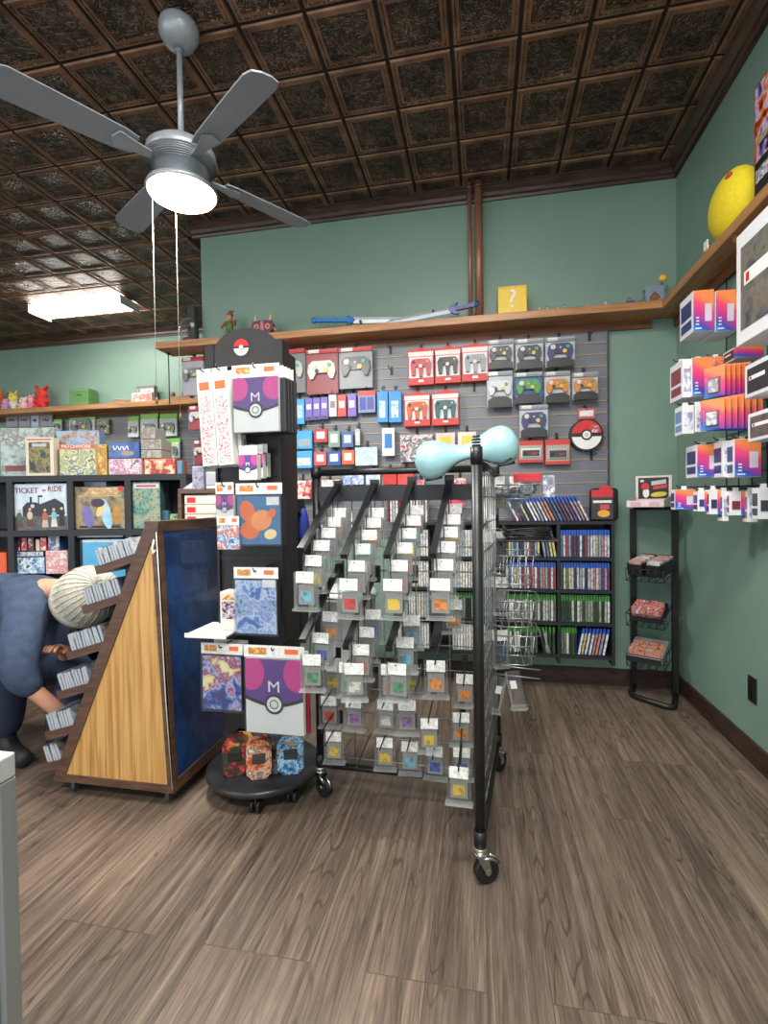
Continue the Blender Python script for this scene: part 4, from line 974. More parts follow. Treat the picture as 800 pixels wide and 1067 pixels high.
LOW = M((42, 42, 44), .4); HC = M((150, 152, 156), .35)
for (r_, m_, lab, bk_) in (((508, 354, 535, 385), BK, 'clear bag with a black controller, left of three dark ones in the top row', None), ((537, 353, 566, 385), M((50, 54, 58), .35), 'clear bag with a charcoal controller, top row middle of three dark ones', None), ((568, 351, 599, 383), IND, 'clear bag with an indigo controller at the right end of the top row', None),
    ((507, 387, 534, 425), SIL, 'clear bag with a silver controller, left end of the second row', None), ((536, 388, 565, 421), GRC, 'bag with a green controller on a blue card', M((34, 98, 160), .4)), ((567, 387, 594, 420), ORC, 'clear bag with an orange controller, second row, left of two orange ones', None),
    ((596, 388, 623, 417), M((218, 146, 70), .35), 'clear bag with an orange controller at the right end of the second row', None), ((541, 422, 571, 456), IND, 'clear bag with an indigo controller hanging alone below the green one', None)):
    bag_pad(lab, r_, m_, 'two', HC, bk_, YH-.06, None, LOW)
def retro(label, rect, c1):
    t = cardbox(label, rect, M((196, 60, 56), .45), YH-.05, .04, 'game controller', 'controller_box', [(.04, .22, .96, .86, M((168, 160, 148), .4))])
    b = MB(); x, z1, w, h = hang(*rect, YH-.05); b.bbox(-w*.38, w*.38, -.012, -.0012, -h*.76, -h*.36, c1, .002); b.box(-w*.34, w*.34, -.0135, -.012, -h*.72, -h*.44, M((60, 60, 62), .4))
    b.disc(w*.2, -h*.6, w*.05, -.016, -.0135, RED, 12); b.disc(w*.08, -h*.6, w*.05, -.016, -.0135, RED, 12); b.box(-w*.3, -w*.14, -.016, -.0135, -h*.61, -h*.57, BLACK); b.box(-w*.24, -w*.2, -.016, -.0135, -h*.66, -h*.52, BLACK); b.build('gamepad', t)
retro('grey and red box with a flat white gamepad, left of the grey gamepad box', (540, 459, 566, 482), M((226, 226, 222), .4)); retro('grey and red box with a flat grey gamepad, just left of the round case', (568, 458, 594, 484), M((176, 178, 182), .4))
# round ball case
Y = YH-.05; p = at(611, 453, 1, Y); r = (at(628.5, 453, 1, Y)-at(593, 453, 1, Y)).x/2
t = thing('round_carry_case', 'round red and white carrying case with a black rim, hanging right on the slatted panel', 'carrying case', (p.x, Y, p.z))
b = MB(); b.disc(0, 0, r, 0, .045, M((34, 32, 34), .5), 40); b.build('case_body', t)
b = MB(); ballmark(b, 0, 0, r*.94, 0); b.disc(0, 0, r*.34, -.004, -.0005, M((34, 32, 34), .4), 24, r*.26); b.build('case_face', t)
MB().box(r*.2, r*.72, -.0032, -.0024, r*.12, r*.55, ART([(230, 228, 226), (200, 60, 60), (90, 90, 92)], 60)).build('price_sticker', t)
b = MB(); b.box(-r*.5, r*.5, .0, .002, r*1.0, r*1.65, M((196, 92, 92), .4)); b.box(-r*.4, r*.4, -.001, 0, r*1.15, r*1.5, HEAD); b.build('header_card', t); add_hook(p.x, p.z+r*1.55, Y)
# blue, purple and small boxes
LB = M((64, 156, 214), .35, 0, .04, 8, 0, .3); PU = M((112, 92, 172), .4); LBW = [(.12, .25, .88, .75, ART([(210, 230, 240), (120, 160, 180), (230, 235, 238)], 40))]
cardbox('light blue narrow box beside the display column, left of the purple ones', (303, 416, 317, 442), LB, win=LBW)
for i, (a, c) in enumerate(((318, 325.5), (326, 333.5), (334, 341.5))):
    cardbox(f'purple narrow adapter box, {nth(i)} from the left of three side by side', (a, 415-i*.7, c, 438-i*.7), PU, win=[(.2, .28, .8, .5, WHITE), (.15, .85, .85, .96, M((60, 58, 70), .4))], group='purple adapter boxes')
cardbox('white and grey narrow box right of the purple ones', (342.5, 411, 350.5, 434), M((208, 204, 200), .4), win=[(.2, .3, .8, .6, M((120, 116, 116), .4))])
cardbox('red narrow box with a white label, between white and purple boxes', (351.5, 411, 360.5, 434), M((196, 62, 58), .4), win=[(.2, .3, .8, .6, WHITE)])
cardbox('purple narrow box at the right of the small box row, deeper than the rest', (362, 410, 371, 434), PU, win=[(.2, .3, .8, .6, WHITE)])
cardbox('blue and red wide blister of cables, right of the narrow boxes', (373, 407, 391, 430), M((120, 130, 176), .4), win=[(0, 0, 1, .22, RED), (.1, .3, .45, .85, M((30, 60, 150), .4)), (.52, .3, .9, .85, M((60, 70, 140), .4))])
for i, (a, c) in enumerate(((393, 404), (405, 418))):
    cardbox(['sky blue tall box, left of a pair right of the cable blister', 'sky blue tall box, right of a pair right of the cable blister'][i], (a, 408, c, 440), M((44, 140, 214), .3, 0, .05, 8, 0, .4), depth=.045, win=[(.2, .3, .75, .85, ART([(60, 150, 214), (210, 226, 236), (240, 240, 240)], 40))], tabm=M((44, 140, 214), .3))
cardbox('sky blue wide box with a console accessory photo, upper of two', (297, 449, 325, 468), LB, win=[(.1, .2, .4, .85, M((40, 120, 180), .4)), (.5, .45, .95, .85, M((150, 160, 166), .4))])
cardbox('sky blue wide box, lower of two beside the display column', (299, 470, 325, 488), LB, win=[(.1, .4, .95, .85, ART([(110, 140, 160), (210, 220, 226), (200, 190, 180)], 40))])
for (r_, c, w_, lab) in (((327, 447, 341, 461), (178, 58, 56), (230, 226, 220), 'small red square pack in the third row of the panel'), ((342, 449, 354, 466), (126, 148, 136), (206, 214, 206), 'small grey-green pack in the third row of the panel'),
    ((356, 450, 368, 466), (72, 100, 156), (190, 205, 225), 'small slate blue pack in the third row of the panel'), ((370, 447, 375, 464), (180, 184, 184), (230, 230, 230), 'thin clear grey blister at the end of the third row'),
    ((327, 471, 340, 485), (206, 78, 82), (236, 210, 206), 'small pinkish red pack in the fourth row of the panel'), ((341, 470, 355, 485), (40, 84, 156), (225, 230, 235), 'small royal blue pack in the fourth row of the panel'), ((356, 469, 369, 484), (202, 96, 56), (238, 214, 190), 'small orange pack in the fourth row of the panel'),
    ((398, 446, 411, 475), (222, 222, 224), (40, 120, 190), 'tall white blister with a blue handheld grip, above the rack bar'), ((454, 451, 474, 470), (228, 196, 190), (226, 190, 60), 'pink and yellow square pack, left of two behind the pale blue board'), ((477, 450, 496, 470), (232, 212, 206), (230, 200, 70), 'pink and yellow square pack, right of two behind the pale blue board')):
    cardbox(lab, r_, M(c, .4), win=[(.2, .2, .8, .72, M(w_, .4))], depth=.02)
cardbox('white and teal soft pack of bulbs at the right of the fourth row', (370, 466, 393, 485), ART([(190, 220, 226), (232, 240, 240), (120, 190, 200), (236, 236, 236)], 30), depth=.03)
cardbox('red and white busy-print box left of the pink packs', (417, 453, 451, 481), ART([(206, 60, 56), (230, 226, 224), (120, 122, 128), (60, 62, 66), (226, 222, 220)], 22, 4, 1.6), depth=.04)
# packs low on the panel, behind the rack
for i, (r_, pal, lab) in enumerate((((303, 501, 324, 520), [(190, 40, 50), (206, 60, 64), (236, 230, 220), (226, 222, 210)], 'red-topped cream pack low on the panel, left of the rack post'), ((330, 500, 354, 520), [(200, 46, 52), (226, 220, 214), (160, 160, 160)], 'red-topped white pack low on the panel behind the first slanted arm'),
    ((357, 491, 379, 505), [(206, 216, 226), (90, 130, 190), (232, 234, 236)], 'white and blue pack low behind the rack top bar'), ((381, 491, 396, 505), [(216, 220, 226), (150, 170, 200)], 'pale grey-blue pack low behind the rack top bar'),
    ((398, 491, 413, 505), [(206, 70, 66), (196, 56, 54)], 'red square box low behind the rack, left of two'), ((414, 490, 431, 505), [(200, 60, 58), (212, 84, 76)], 'red square box low behind the rack, right of two'), ((434, 500, 442, 515), [(222, 200, 200), (206, 80, 90), (120, 130, 180)], 'white and pink small pack low behind the rack'),
    ((472, 498, 486, 516), [(220, 210, 208), (190, 60, 60), (230, 228, 226)], 'white pack with a red label low behind the rack, near the front pole'))):
    cardbox(lab, r_, ART(pal, 26, 3, 1), depth=.03)
cardbox('pair of long pink-red plastic straps hanging behind the slanted arms', (470, 521, 486, 541), M((214, 76, 92), .4), depth=.012, hook=False)
COL.objects[-1]
for o in [o for o in COL.objects if o.get('label', '').startswith('pair of long pink-red')]: o.rotation_euler = (0, math.radians(32), 0); o['label'] = 'pink-red flat pack leaning low behind the slanted arms'; o['category'] = 'boxed accessory'
# left end of the panel
bag_pad('red-topped bag with a grey controller, highest at the left end of the back panel', (190, 372, 212, 412), M((130, 130, 134), .4), back=M((180, 176, 180), .4), header=M((190, 36, 48), .4), Y=YH-.03)
bag_pad('red-topped bag with a white controller at the left end, below the highest one', (197, 423, 214, 448), M((222, 222, 222), .4), back=M((176, 70, 76), .4), header=M((190, 60, 66), .4), Y=YH-.03)
bag_pad('red-topped bag with a white controller, lowest at the left end of the panel', (202, 459, 216, 484), M((222, 222, 222), .4), back=M((176, 70, 76), .4), header=M((190, 60, 66), .4), Y=YH-.03)
# bare hooks
for px, py in ((407, 366), (408, 388), (494, 405), (614, 352), (616, 476)):
    p = at(px, py, 1, YH); add_hook(p.x, p.z, YH-.12)
# ------------------------------------------------------------ things on the long shelf 
ZS = 2.3705
def on_shelf(px, Y=D-.10): 
    p = at(px, 340, 1, Y); return p.x
# yellow cube with a question mark
x0, x1, z0, z1 = wrect(518.5, 297, 549, 325, D-.16); s = (x1-x0); 
t = thing('toy_block', 'yellow cube block with a white question mark, standing on the long shelf', 'toy block', ((x0+x1)/2, D-.17, ZS)); YEL = M((236, 196, 36), .4, 0, .03)
MB().bbox(-s/2, s/2, 0, s*.9, 0, s, YEL, .006).build('block_body', t); b = MB(); 
for (a, c, d, e) in ((-s/2+.004, s/2-.004, .004, .012), (-s/2+.004, s/2-.004, s-.012, s-.004)): b.box(a, c, -.003, 0, d, e, YEL)
for a in (-s/2+.004, s/2-.012): b.box(a, a+.008, -.003, 0, .012, s-.012, YEL)
b.build('raised_frame', t); MB().text('?', s*.92, M((240, 236, 214), .4), (0, -.002, s*.5), .003, sx=1.1).build('question_mark', t)
# toy swords
def sword(label, pa, pb, hilt_px, Y, blade, hiltm, guard, big):
    A = at(*pa, 1, Y); B = at(*pb, 1, Y); d = (B-A); L = d.length; ang = math.atan2(d.z, d.x)
    t = thing('toy_sword', label, 'toy sword', A, (0, -ang, 0)); f = hilt_px
    b = MB()
    b.prism([(0, -.011), (L*f*.9, -.013), (L*f*.9, .013), (0, .011)], -.012, .012, hiltm); b.ball((0, 0, 0), (.022, .018, .022), hiltm, 10, 8)
    for q in range(4): b.prism([(L*f*(.15+.18*q), -.0165), (L*f*(.15+.18*q)+.012, -.0165), (L*f*(.15+.18*q)+.012, .0165), (L*f*(.15+.18*q), .0165)], -.010, .010, guard)
    b.build('grip', t)
    g = MB(); a = L*f*.9; g.prism([(a-.01, -.05*big), (a+.02, -.03*big), (a+.035, 0), (a+.02, .03*big), (a-.01, .05*big), (a-.03, .045*big), (a-.012, .018), (a-.012, -.018), (a-.03, -.045*big)], -.011, .011, guard); g.build('cross_guard', t)
    bl = MB(); bl.add([(a+.02, 0, .021), (a+.02, -.007, 0), (a+.02, 0, -.021), (a+.02, .007, 0), (L-.05, 0, .018), (L-.05, -.005, 0), (L-.05, 0, -.018), (L-.05, .005, 0), (L, 0, 0)],
        [(0, 1, 5, 4), (1, 2, 6, 5), (2, 3, 7, 6), (3, 0, 4, 7), (4, 5, 8), (5, 6, 8), (6, 7, 8), (7, 4, 8), (3, 2, 1, 0)], blade); bl.build('blade', t)
    st = MB(); st.box(L*.45, L*.47, -.02, .02, -.02, -.006, DARK); st.build('stand_peg', t); return t
sword('toy sword with a bright blue hilt pointing right, lying on the long shelf', (327, 334), (436, 333), .40, D-.10, M((222, 224, 226), .3, .3), M((36, 120, 190), .35), M((28, 104, 180), .35), .55)
sword('toy sword with a dark blue winged hilt and pale grey blade pointing left', (497, 317), (400, 337), .27, D-.13, M((196, 204, 206), .3, .4), M((44, 58, 120), .35), M((48, 66, 140), .35), .75)
# figurines
def figurine(label, px, hpx, cols, Y=D-.11, acc=0, wpx=7, zbase=ZS, base=None):
    p = at(px, 330, 1, Y); Zs = (at(px, 300, 1, Y)-at(px, 301, 1, Y)).z; h = hpx*Zs; w = wpx*Zs/2
    t = thing('figurine', label, 'figurine', (p.x, Y, zbase))
    MB().lathe([(.001, 0), (w*.9, 0), (w*.9, h*.05), (.001, h*.05)], M(cols[-1], .4), 16).build('base', t)
    b = MB(); 
    for s_ in (-1, 1): b.tube([(s_*w*.32, 0, h*.05), (s_*w*.36, 0, h*.22), (s_*w*.25, 0, h*.40)], [w*.18, w*.2, w*.26], M(cols[0], .5), 8)
    b.ball((0, 0, h*.5), (w*.5, w*.4, h*.2), M(cols[0], .5)); b.build('torso', t)
    b = MB()
    for s_ in (-1, 1): b.tube([(s_*w*.4, 0, h*.62), (s_*w*.8, -w*.2, h*.52), (s_*w*.95, -w*.3, h*(.66 if s_ > 0 else .42))], [w*.2, w*.17, w*.14], M(cols[1], .5), 8)
    b.build('arm', t)
    b = MB(); b.ball((0, 0, h*.78), (w*.42, w*.40, h*.15), M(cols[2], .5)); b.build('head', t)
    b = MB(); b.ball((0, w*.05, h*.86), (w*.46, w*.44, h*.10), M(cols[1], .5))
    if acc: b.tube([(w*.0, 0, h*.9), (w*.25, 0, h), (w*.6, 0, h*.97)], [w*.3, w*.2, w*.08], M(cols[1], .5), 8)
    b.build('headwear', t); return t
figurine('small figurine in green tunic with a tall brown hat, left on the long shelf', 239, 31, [(96, 116, 60), (150, 84, 56), (190, 140, 110), (120, 110, 60)], acc=1, wpx=17)
for (px, hp, c, lab, wp) in ((541+14, 7, [(90, 90, 150), (60, 70, 130), (200, 180, 160), (60, 60, 90)], 'tiny blue figurine, first right of the yellow cube', 5), (562, 9, [(60, 60, 60), (180, 160, 60), (226, 200, 160), (70, 60, 60)], 'tiny black and yellow figurine, second right of the yellow cube', 6),
    (570, 9, [(190, 190, 180), (70, 60, 60), (214, 180, 150), (90, 60, 50)], 'tiny grey and white figurine, third right of the yellow cube', 6), (581, 8, [(70, 130, 60), (60, 110, 60), (220, 190, 150), (50, 90, 50)], 'tiny green figurine, fourth right of the yellow cube', 6),
    (589, 9, [(80, 140, 70), (40, 42, 44), (214, 190, 160), (60, 60, 60)], 'tiny green and black figurine, fifth right of the yellow cube', 7), (611, 7, [(180, 70, 60), (190, 150, 60), (220, 190, 150), (90, 60, 50)], 'tiny red and yellow figurine near the middle of the right shelf half', 7),
    (617, 6, [(120, 60, 50), (200, 90, 60), (220, 190, 150), (70, 50, 50)], 'tiny brown and red figurine beside the red and yellow one', 6), (631, 10, [(214, 214, 216), (150, 150, 156), (224, 204, 190), (200, 200, 200)], 'tiny white figurine standing alone on the long shelf', 7), (641, 4, [(206, 180, 120), (190, 170, 120), (220, 200, 160), (150, 130, 90)], 'tiniest tan figurine right of the white one', 4),
    (656, 11, [(80, 80, 150), (60, 64, 120), (150, 140, 190), (60, 60, 90)], 'small purple-blue figurine left of the grey arch ornament', 9), (668, 7, [(50, 90, 60), (40, 70, 50), (120, 150, 100), (50, 60, 50)], 'small dark green figurine beside the grey arch ornament', 8), (700, 9, [(60, 110, 70), (60, 90, 60), (180, 150, 100), (60, 70, 60)], 'small green figurine in the shelf corner', 9)):
    figurine(lab, px, hp, c, wpx=wp)
# arch ornament with a yellow star on a stalk
p = at(681, 305, 1, D-.11); t = thing('arch_ornament', 'small grey arch ornament with a brown doorway and yellow topper, near the shelf corner', 'ornament', (p.x, D-.11, ZS))
STN = M((130, 142, 160), .6, 0, .12, 40)
b = MB(); b.prism([(-.05, 0), (-.052, .09), (-.06, .10), (-.04, .115), (.04, .115), (.06, .10), (.052, .09), (.05, 0), (.028, 0), (.028, .05), (0, .08), (-.028, .05), (-.028, 0)], -.02, .02, STN); b.build('arch_frame', t)
MB().prism([(-.028, 0), (.028, 0), (.028, .05), (0, .08), (-.028, .05)], -.006, .01, ART([(110, 60, 40), (170, 100, 60), (80, 50, 40)], 60)).build('doorway', t)
b = MB(); b.tube([(.04, .01, .11), (.05, .01, .145)], .003, M((60, 100, 50)), 6); b.ball((.052, 0, .165), (.024, .012, .022), M((232, 180, 50), .4)); b.build('yellow_topper', t)
# purple and orange horned wall mask stand-in
p = at(274, 345, 1, D-.12); t = thing('toy_mask', 'small purple and orange carved mask ornament with two horns, on the long shelf', 'ornament', (p.x, D-.12, ZS))
b = MB(); b.prism([(-.085, .075), (-.07, .112), (0, .118), (.07, .112), (.085, .075), (.06, .03), (.022, .0), (-.022, .0), (-.06, .03)], -.015, .015, M((104, 50, 98), .45, 0, .1, 30)); b.build('mask_face', t)
b = MB()
for s_ in (-1, 1): b.disc(s_*.042, .072, .020, -.019, -.015, M((222, 150, 60), .4), 18); b.disc(s_*.042, .072, .009, -.021, -.019, M((160, 50, 50), .4), 14)
b.prism([(-.01, .11), (.01, .11), (.014, .03), (-.014, .03)], -.018, -.015, M((206, 120, 150), .4)); b.build('painted_pattern', t)
b = MB()
for s_ in (-1, 1): b.tube([(s_*.05, 0, .108), (s_*.058, 0, .14), (s_*.054, 0, .165)], [.014, .009, .001], M((226, 196, 110), .45), 10)
b.build('horn', t)
b = MB()
for s_ in (-1, 1): b.tube([(s_*.075, 0, .06), (s_*.10, -.01, .045), (s_*.105, -.01, .02)], [.012, .008, .002], M((206, 140, 60), .4), 8)
b.build('side_spike', t)
# bell jar and dark box at the left end
p = at(196, 350, 1, D-.1); t = thing('bell_jar', 'clear bell jar over a dark rose ornament at the left end of the long shelf', 'bell jar', (p.x, D-.10, ZS))
MB().lathe([(.001, 0), (.068, 0), (.068, .012), (.001, .012)], M((88, 40, 58), .4), 28).build('base', t)
MB().lathe([(.060, .012), (.060, .13), (.052, .165), (.030, .188), (.001, .195)], GLASS, 32).build('glass_dome', t)
b = MB(); b.ball((0, 0, .03), (.045, .045, .022), M((110, 34, 66), .6, 0, .2, 40)); b.tube([(0, 0, .04), (.008, 0, .09), (-.004, 0, .13)], .003, M((90, 74, 60)), 6); b.ball((-.004, 0, .138), (.02, .018, .016), M((120, 70, 76), .6), 10, 8); b.build('rose_ornament', t)
p = at(206, 345, 1, D-.04); t = thing('speaker_box', 'narrow black box standing behind the bell jar', 'boxed item', (p.x-.03, D-.05, ZS))
MB().bbox(-.03, .03, -.03, .03, 0, .29, M((44, 46, 48), .45), .003).build('carton', t); MB().disc(.01, .15, .018, -.0315, -.03, M((214, 212, 206), .4), 18).build('round_mark', t)
# ------------------------------------------------------------ black bookcase of games below the panel
YC = 3.22; KW = M((30, 31, 35), .5, 0, .08, 8); bz = [.226, .428, .628, .828, 1.050]
cols = [.768, .454, .126, -.215, -.572]
bc = thing('game_bookcase', 'low black bookcase filled with game cases, below the slatted panel', 'bookcase', (0, YC, 0))
YB_ = D-.024-YC
for x in cols: 
    MB().box(x-.009, x+.009, 0, YB_, .19, 1.068, KW).build('upright_panel', bc)
for i, z in enumerate(bz): MB().box(cols[-1]-.009, cols[0]+.009, -.001, YB_, z-.002, z+.017, KW).build('shelf_board', bc)
MB().box(cols[-1], cols[0], YB_-.006, YB_, .2, 1.05, KW).build('back_panel', bc)
PALS = [(222, 222, 220), (200, 200, 198), (50, 52, 58), (160, 60, 56), (206, 190, 110), (90, 110, 140), (140, 165, 185), (196, 194, 192), (190, 130, 96), (76, 76, 80), (130, 50, 54), (224, 222, 220), (150, 150, 150), (214, 212, 206)]
def mk_gc(shell, pal, banner, nm='game_case', grp=''):
    def f():
        t = thing(nm, '', 'game case'); MB().bbox(-.0068, .0068, .001, .125, 0, .168, shell, .0015).build('plastic_case', t)
        MB().box(-.0060, .0060, 0, .001, .004, .168*banner, RAND(pal, .35)).build('spine_insert', t); return t
    return Stamp(f)
BLU = M((36, 82, 176), .3, 0, .05, 20, 0, .5); GRN = M((60, 130, 50), .35, 0, .05, 20, 0, .4); WHC = M((220, 222, 222), .35, 0, .04)
GCB = mk_gc(BLU, PALS, .80); GCG = mk_gc(GRN, [(60, 62, 60), (190, 190, 186), (90, 92, 88), (40, 42, 44), (214, 212, 208), (120, 120, 116), (50, 70, 50), (150, 148, 144)], .78)
GCW = mk_gc(WHC, [(222, 222, 220), (206, 208, 206), (186, 190, 190), (226, 224, 216), (160, 180, 196), (214, 206, 180)], .97); GCK = mk_gc(M((34, 34, 38), .35), PALS, .93)
rn = ['lowest', 'second lowest', 'third lowest', 'top enclosed']; cn = ['rightmost', 'second right', 'third right', 'leftmost']
kinds = {(3, 0): GCB, (3, 1): GCB, (2, 0): GCB, (2, 1): GCB, (1, 0): GCG, (1, 1): GCG, (0, 0): GCG, (0, 1): GCG, (3, 2): GCW, (3, 3): GCW, (2, 2): GCW, (2, 3): GCW, (1, 2): GCG, (1, 3): GCW, (0, 2): GCW, (0, 3): GCW}
nmk = {id(GCB): 'blue-topped', id(GCG): 'green-topped', id(GCW): 'white', id(GCK): 'black'}
for r_ in (3, 2, 1, 0):
    for c_ in range(4):
        xr, xl = cols[c_]-.013, cols[c_+1]+.013; K = kinds[(r_, c_)]; n = 19 if c_ < 2 else 12; step = .0158 if c_ < 2 else .0175
        x = xl+.008; lean = 0
        if r_ == 0 and c_ == 0: n = 17
        for i in range(n):
            k2 = K; rot = 0
            if r_ == 0 and c_ == 0 and i >= 6:
                k2 = GCB; rot = math.radians(11); step = .0205
            if r_ == 3 and c_ == 1 and i >= 13: rot = math.radians(-9); step = .0195
            if r_ == 0 and c_ == 1 and i in (12, 13): rot = math.radians(-13); step = .022
            if x > xr-.006-(.168*abs(math.sin(rot)) if rot > 0 else 0): break
            xx = x+(0 if rot >= 0 else .168*math.sin(-rot))-(0)
            if rot < 0 and xx > xr-.02+.02: break
            k2.put(f'{nmk[id(k2)]} game case, {nth(i)} in the {cn[c_]} bay, {rn[r_]} shelf', (xx if rot < 0 else x, YC+.012+R.uniform(0, .012), bz[r_]+.0175), (0, rot, 0), f'game cases in the {cn[c_]} bay of the {rn[r_]} shelf')
            x += step
# leaning row on top
x0 = at(540, 540, 1, YC).x; x1 = at(608, 540, 1, YC).x; n = 20
for i in range(n):
    GCB.put(f'leaning blue-topped game case, {nth(i)} from left on top of the black bookcase', (x0+(x1-x0+.03)*i/(n-1), YC+.015, 1.0695), (0, math.radians(-26), 0), 'game cases leaning on top of the black bookcase')
x0 = at(404, 540, 1, YC).x
for i in range(14):
    (GCW if i % 4 else GCK).put(f'upright game case, {nth(i)} from left on the bookcase top behind the rack', (x0+.032*i*.6, YC+.015, 1.0675), 0, 'upright game cases on the bookcase top behind the rack')
# red and black carry case on the right end
t = thing('console_case', 'black and red console carrying case pack standing on the right end of the bookcase', 'carrying case', (at(630, 540, 1, YC-.0).x, YC+.03, 1.0675), -.1)
MB().bbox(-.075, .085, .0, .09, 0, .20, BK, .02).build('soft_case', t); b = MB(); b.bbox(-.07, .055, -.004, .0, .008, .19, M((46, 44, 46), .4), .002); b.box(-.068, .052, -.005, -.004, .145, .19, RED); b.box(-.06, .045, -.006, -.004, .11, .125, HEAD); b.box(-.02, .03, -.006, -.004, .07, .10, M((196, 70, 70), .4)); ell(b, -.0, .045, .035, .022, -.005, M((226, 160, 50), .4)); b.build('card_sleeve', t)
MB().prism([(-.03, .185), (.05, .185), (.03, .215), (-.01, .215)], .0, .004, RED).build('hang_tab', t)
# ------------------------------------------------------------ wire stand in the corner
PL = Vector((.925, 3.385, 0)); PR = Vector((1.125, 3.27, 0)); ztop = at(663, 530, 1, 3.37).z
st = thing('wire_stand', 'tall black floor stand with wire trays in the room corner', 'display stand', (1.0, 3.25, 0)); o2 = Vector((1.0, 3.25, 0))
for p in (PL, PR):
    q = p-o2; MB().box(q.x-.017, q.x+.017, q.y-.012, q.y+.012, .02, ztop, BLK).build('post', st)
b = MB(); b.tube([PL-o2+Vector((0, 0, .018)), Vector((.875, 3.27, .018))-o2, Vector((.872, 3.225, .018))-o2, Vector((.89, 3.19, .018))-o2, Vector((1.01, 3.075, .018))-o2, Vector((1.04, 3.07, .018))-o2, Vector((1.06, 3.09, .018))-o2, PR-o2+Vector((0, 0, .018))], .0165, BLK, 10); b.build('base_loop', st)
MB().tube([PL-o2+Vector((0, 0, ztop)), PR-o2+Vector((0, 0, ztop))], .01, BLK, 8).build('top_rail', st)
dv = (PR-PL).normalized(); fw = Vector((dv.y, -dv.x, 0))   # towards the room
mid = (PL+PR)/2
def frame_at(z, off=0): return mid+Vector((0, 0, z))
ang = math.atan2(dv.y, dv.x)
def tray(zb_, h, lab):
    b = MB(); T = Matrix.Translation(mid-o2+Vector((0, 0, zb_))) @ Matrix.Rotation(ang, 4, 'Z')
    w = .10; L = .22
    b.tube([(-w, 0, h), (-w, -L, h*.55), (w, -L, h*.55), (w, 0, h)], .003, BLK, 6, T=T); b.tube([(-w, 0, .0), (-w, -L+.01, -.03), (w, -L+.01, -.03), (w, 0, 0)], .003, BLK, 6, T=T)
    b.build('wire_tray', st); b = MB()
    for i in range(6):
        x = -w+2*w*i/5; b.tube([(x, 0, 0), (x, -L+.01, -.03), (x, -L, h*.55)], .0022, BLK, 5, T=T)
    for y in (-.07, -.14): b.tube([(-w, y, h*.85), (-w, y, -.01), (w, y, -.01), (w, y, h*.85)], .0022, BLK, 5, T=T)
    b.build('tray_wire', st)
zt1 = [at(680, 603, 1, 3.2).z, at(680, 650, 1, 3.2).z, at(680, 692, 1, 3.2).z]
for z in zt1: tray(z+.02, .075, '')
def on_tray(z, dx, dy): 
    q = mid+dv*dx+fw*dy; return (q.x, q.y, z)
PINKW = M((222, 206, 208), .45)
def counter_box(label, z, dx, dy, w, d, h, back, mats, fillm, tilt=8, nm='counter_box', cat='display box', txt=None):
    t = thing(nm, label, cat, on_tray(z, dx, dy), (math.radians(tilt), 0, ang))
    b = MB(); b.box(-w/2, w/2, 0, d, 0, .003, mats); b.box(-w/2, w/2, 0, .003, 0, h*.55, mats); b.box(-w/2, w/2, d-.003, d, 0, h, mats)
    for s_ in (-1, 1): b.prism([(0, 0), (d, 0), (d, h), (0, h*.55)], -.0015, .0015, mats, Matrix.Translation((s_*(w/2-.0015), 0, 0)) @ Matrix.Rotation(PI/2, 4, 'Z'))
    b.build('tray_box', t)
    if back: 
        MB().box(-w/2, w/2, d-.003, d, h, h+back, mats).build('raised_back', t)
        b = MB(); b.box(-w*.42, w*.42, d-.0045, d-.003, h*.7, h+back*.9, M((40, 34, 36), .4)); b.build('printed_back', t)
    return t
zt0_ = ztop+.012
t = counter_box('white and pink open counter box on top of the corner stand', zt0_, 0, .20, .20, .20, .07, .12, PINKW, None, 0)
b = MB(); b.disc(-.045, .125, .022, .193, .1965, M((200, 50, 48), .4), 16); ell(b, -.04, .085, .018, .03, .1945, WHITE); ell(b, .03, .075, .045, .015, .194, M((214, 196, 60), .4), .1); b.ball((-.062, .192, .158), (.012, .003, .008), WHITE, 8, 6)
b.prism([(-.01, .13), (.07, .14), (.07, .165), (-.01, .155)], .193, .1965, M((196, 196, 196), .4)); b.prism([(0, .105), (.075, .115), (.075, .135), (0, .125)], .193, .1965, M((200, 70, 66), .4)); b.build('printed_shapes', t)
for s_ in (-1, 1): MB().box(s_*.05-.028, s_*.05+.028, -.001, 0, .006, .03, M((206, 170, 176), .4)).build('printed_patch', t)
MB().bbox(-.09, .09, .01, .18, .004, .035, ART([(120, 96, 70), (60, 50, 44), (190, 180, 170)], 30), .004).build('filling', t)
for i, dx in enumerate((-.052, .045)):
    t = thing('card_box', ['black box packed with white-edged cards, left of two on the upper wire tray', 'black box packed with white-edged cards, right of two on the upper wire tray'][i], 'card box', on_tray(zt1[0]+.018, dx, .205), (math.radians(10), 0, ang-.25))
    b = MB(); b.box(-.044, .044, 0, .18, 0, .004, BK); b.box(-.044, .044, 0, .004, 0, .07, BK); b.box(-.044, .044, .176, .18, 0, .09, BK); b.box(-.044, -.041, 0, .18, 0, .075, BK); b.box(.041, .044, 0, .18, 0, .075, BK); b.build('open_box', t)
    for k in range(9): MB().box(-.038, .038, .014+.018*k, .026+.018*k, .004, .088, RAND([(214, 208, 206), (226, 222, 220), (200, 150, 150)], .4)).build('card_pack', t)
t = counter_box('black open box of red foil packs on the middle wire tray', zt1[1]+.018, 0, .2, .17, .19, .06, 0, BK, None, 10)
RF = ART([(196, 60, 56), (226, 150, 140), (90, 40, 44), (214, 200, 198)], 40, 3, 1)
for k in range(8): MB().bbox(-.078+.08*(k % 2), -.004+.08*(k % 2), .02+.038*(k//2), .028+.038*(k//2), .006, .085, RF, .003).build('foil_pack', t)
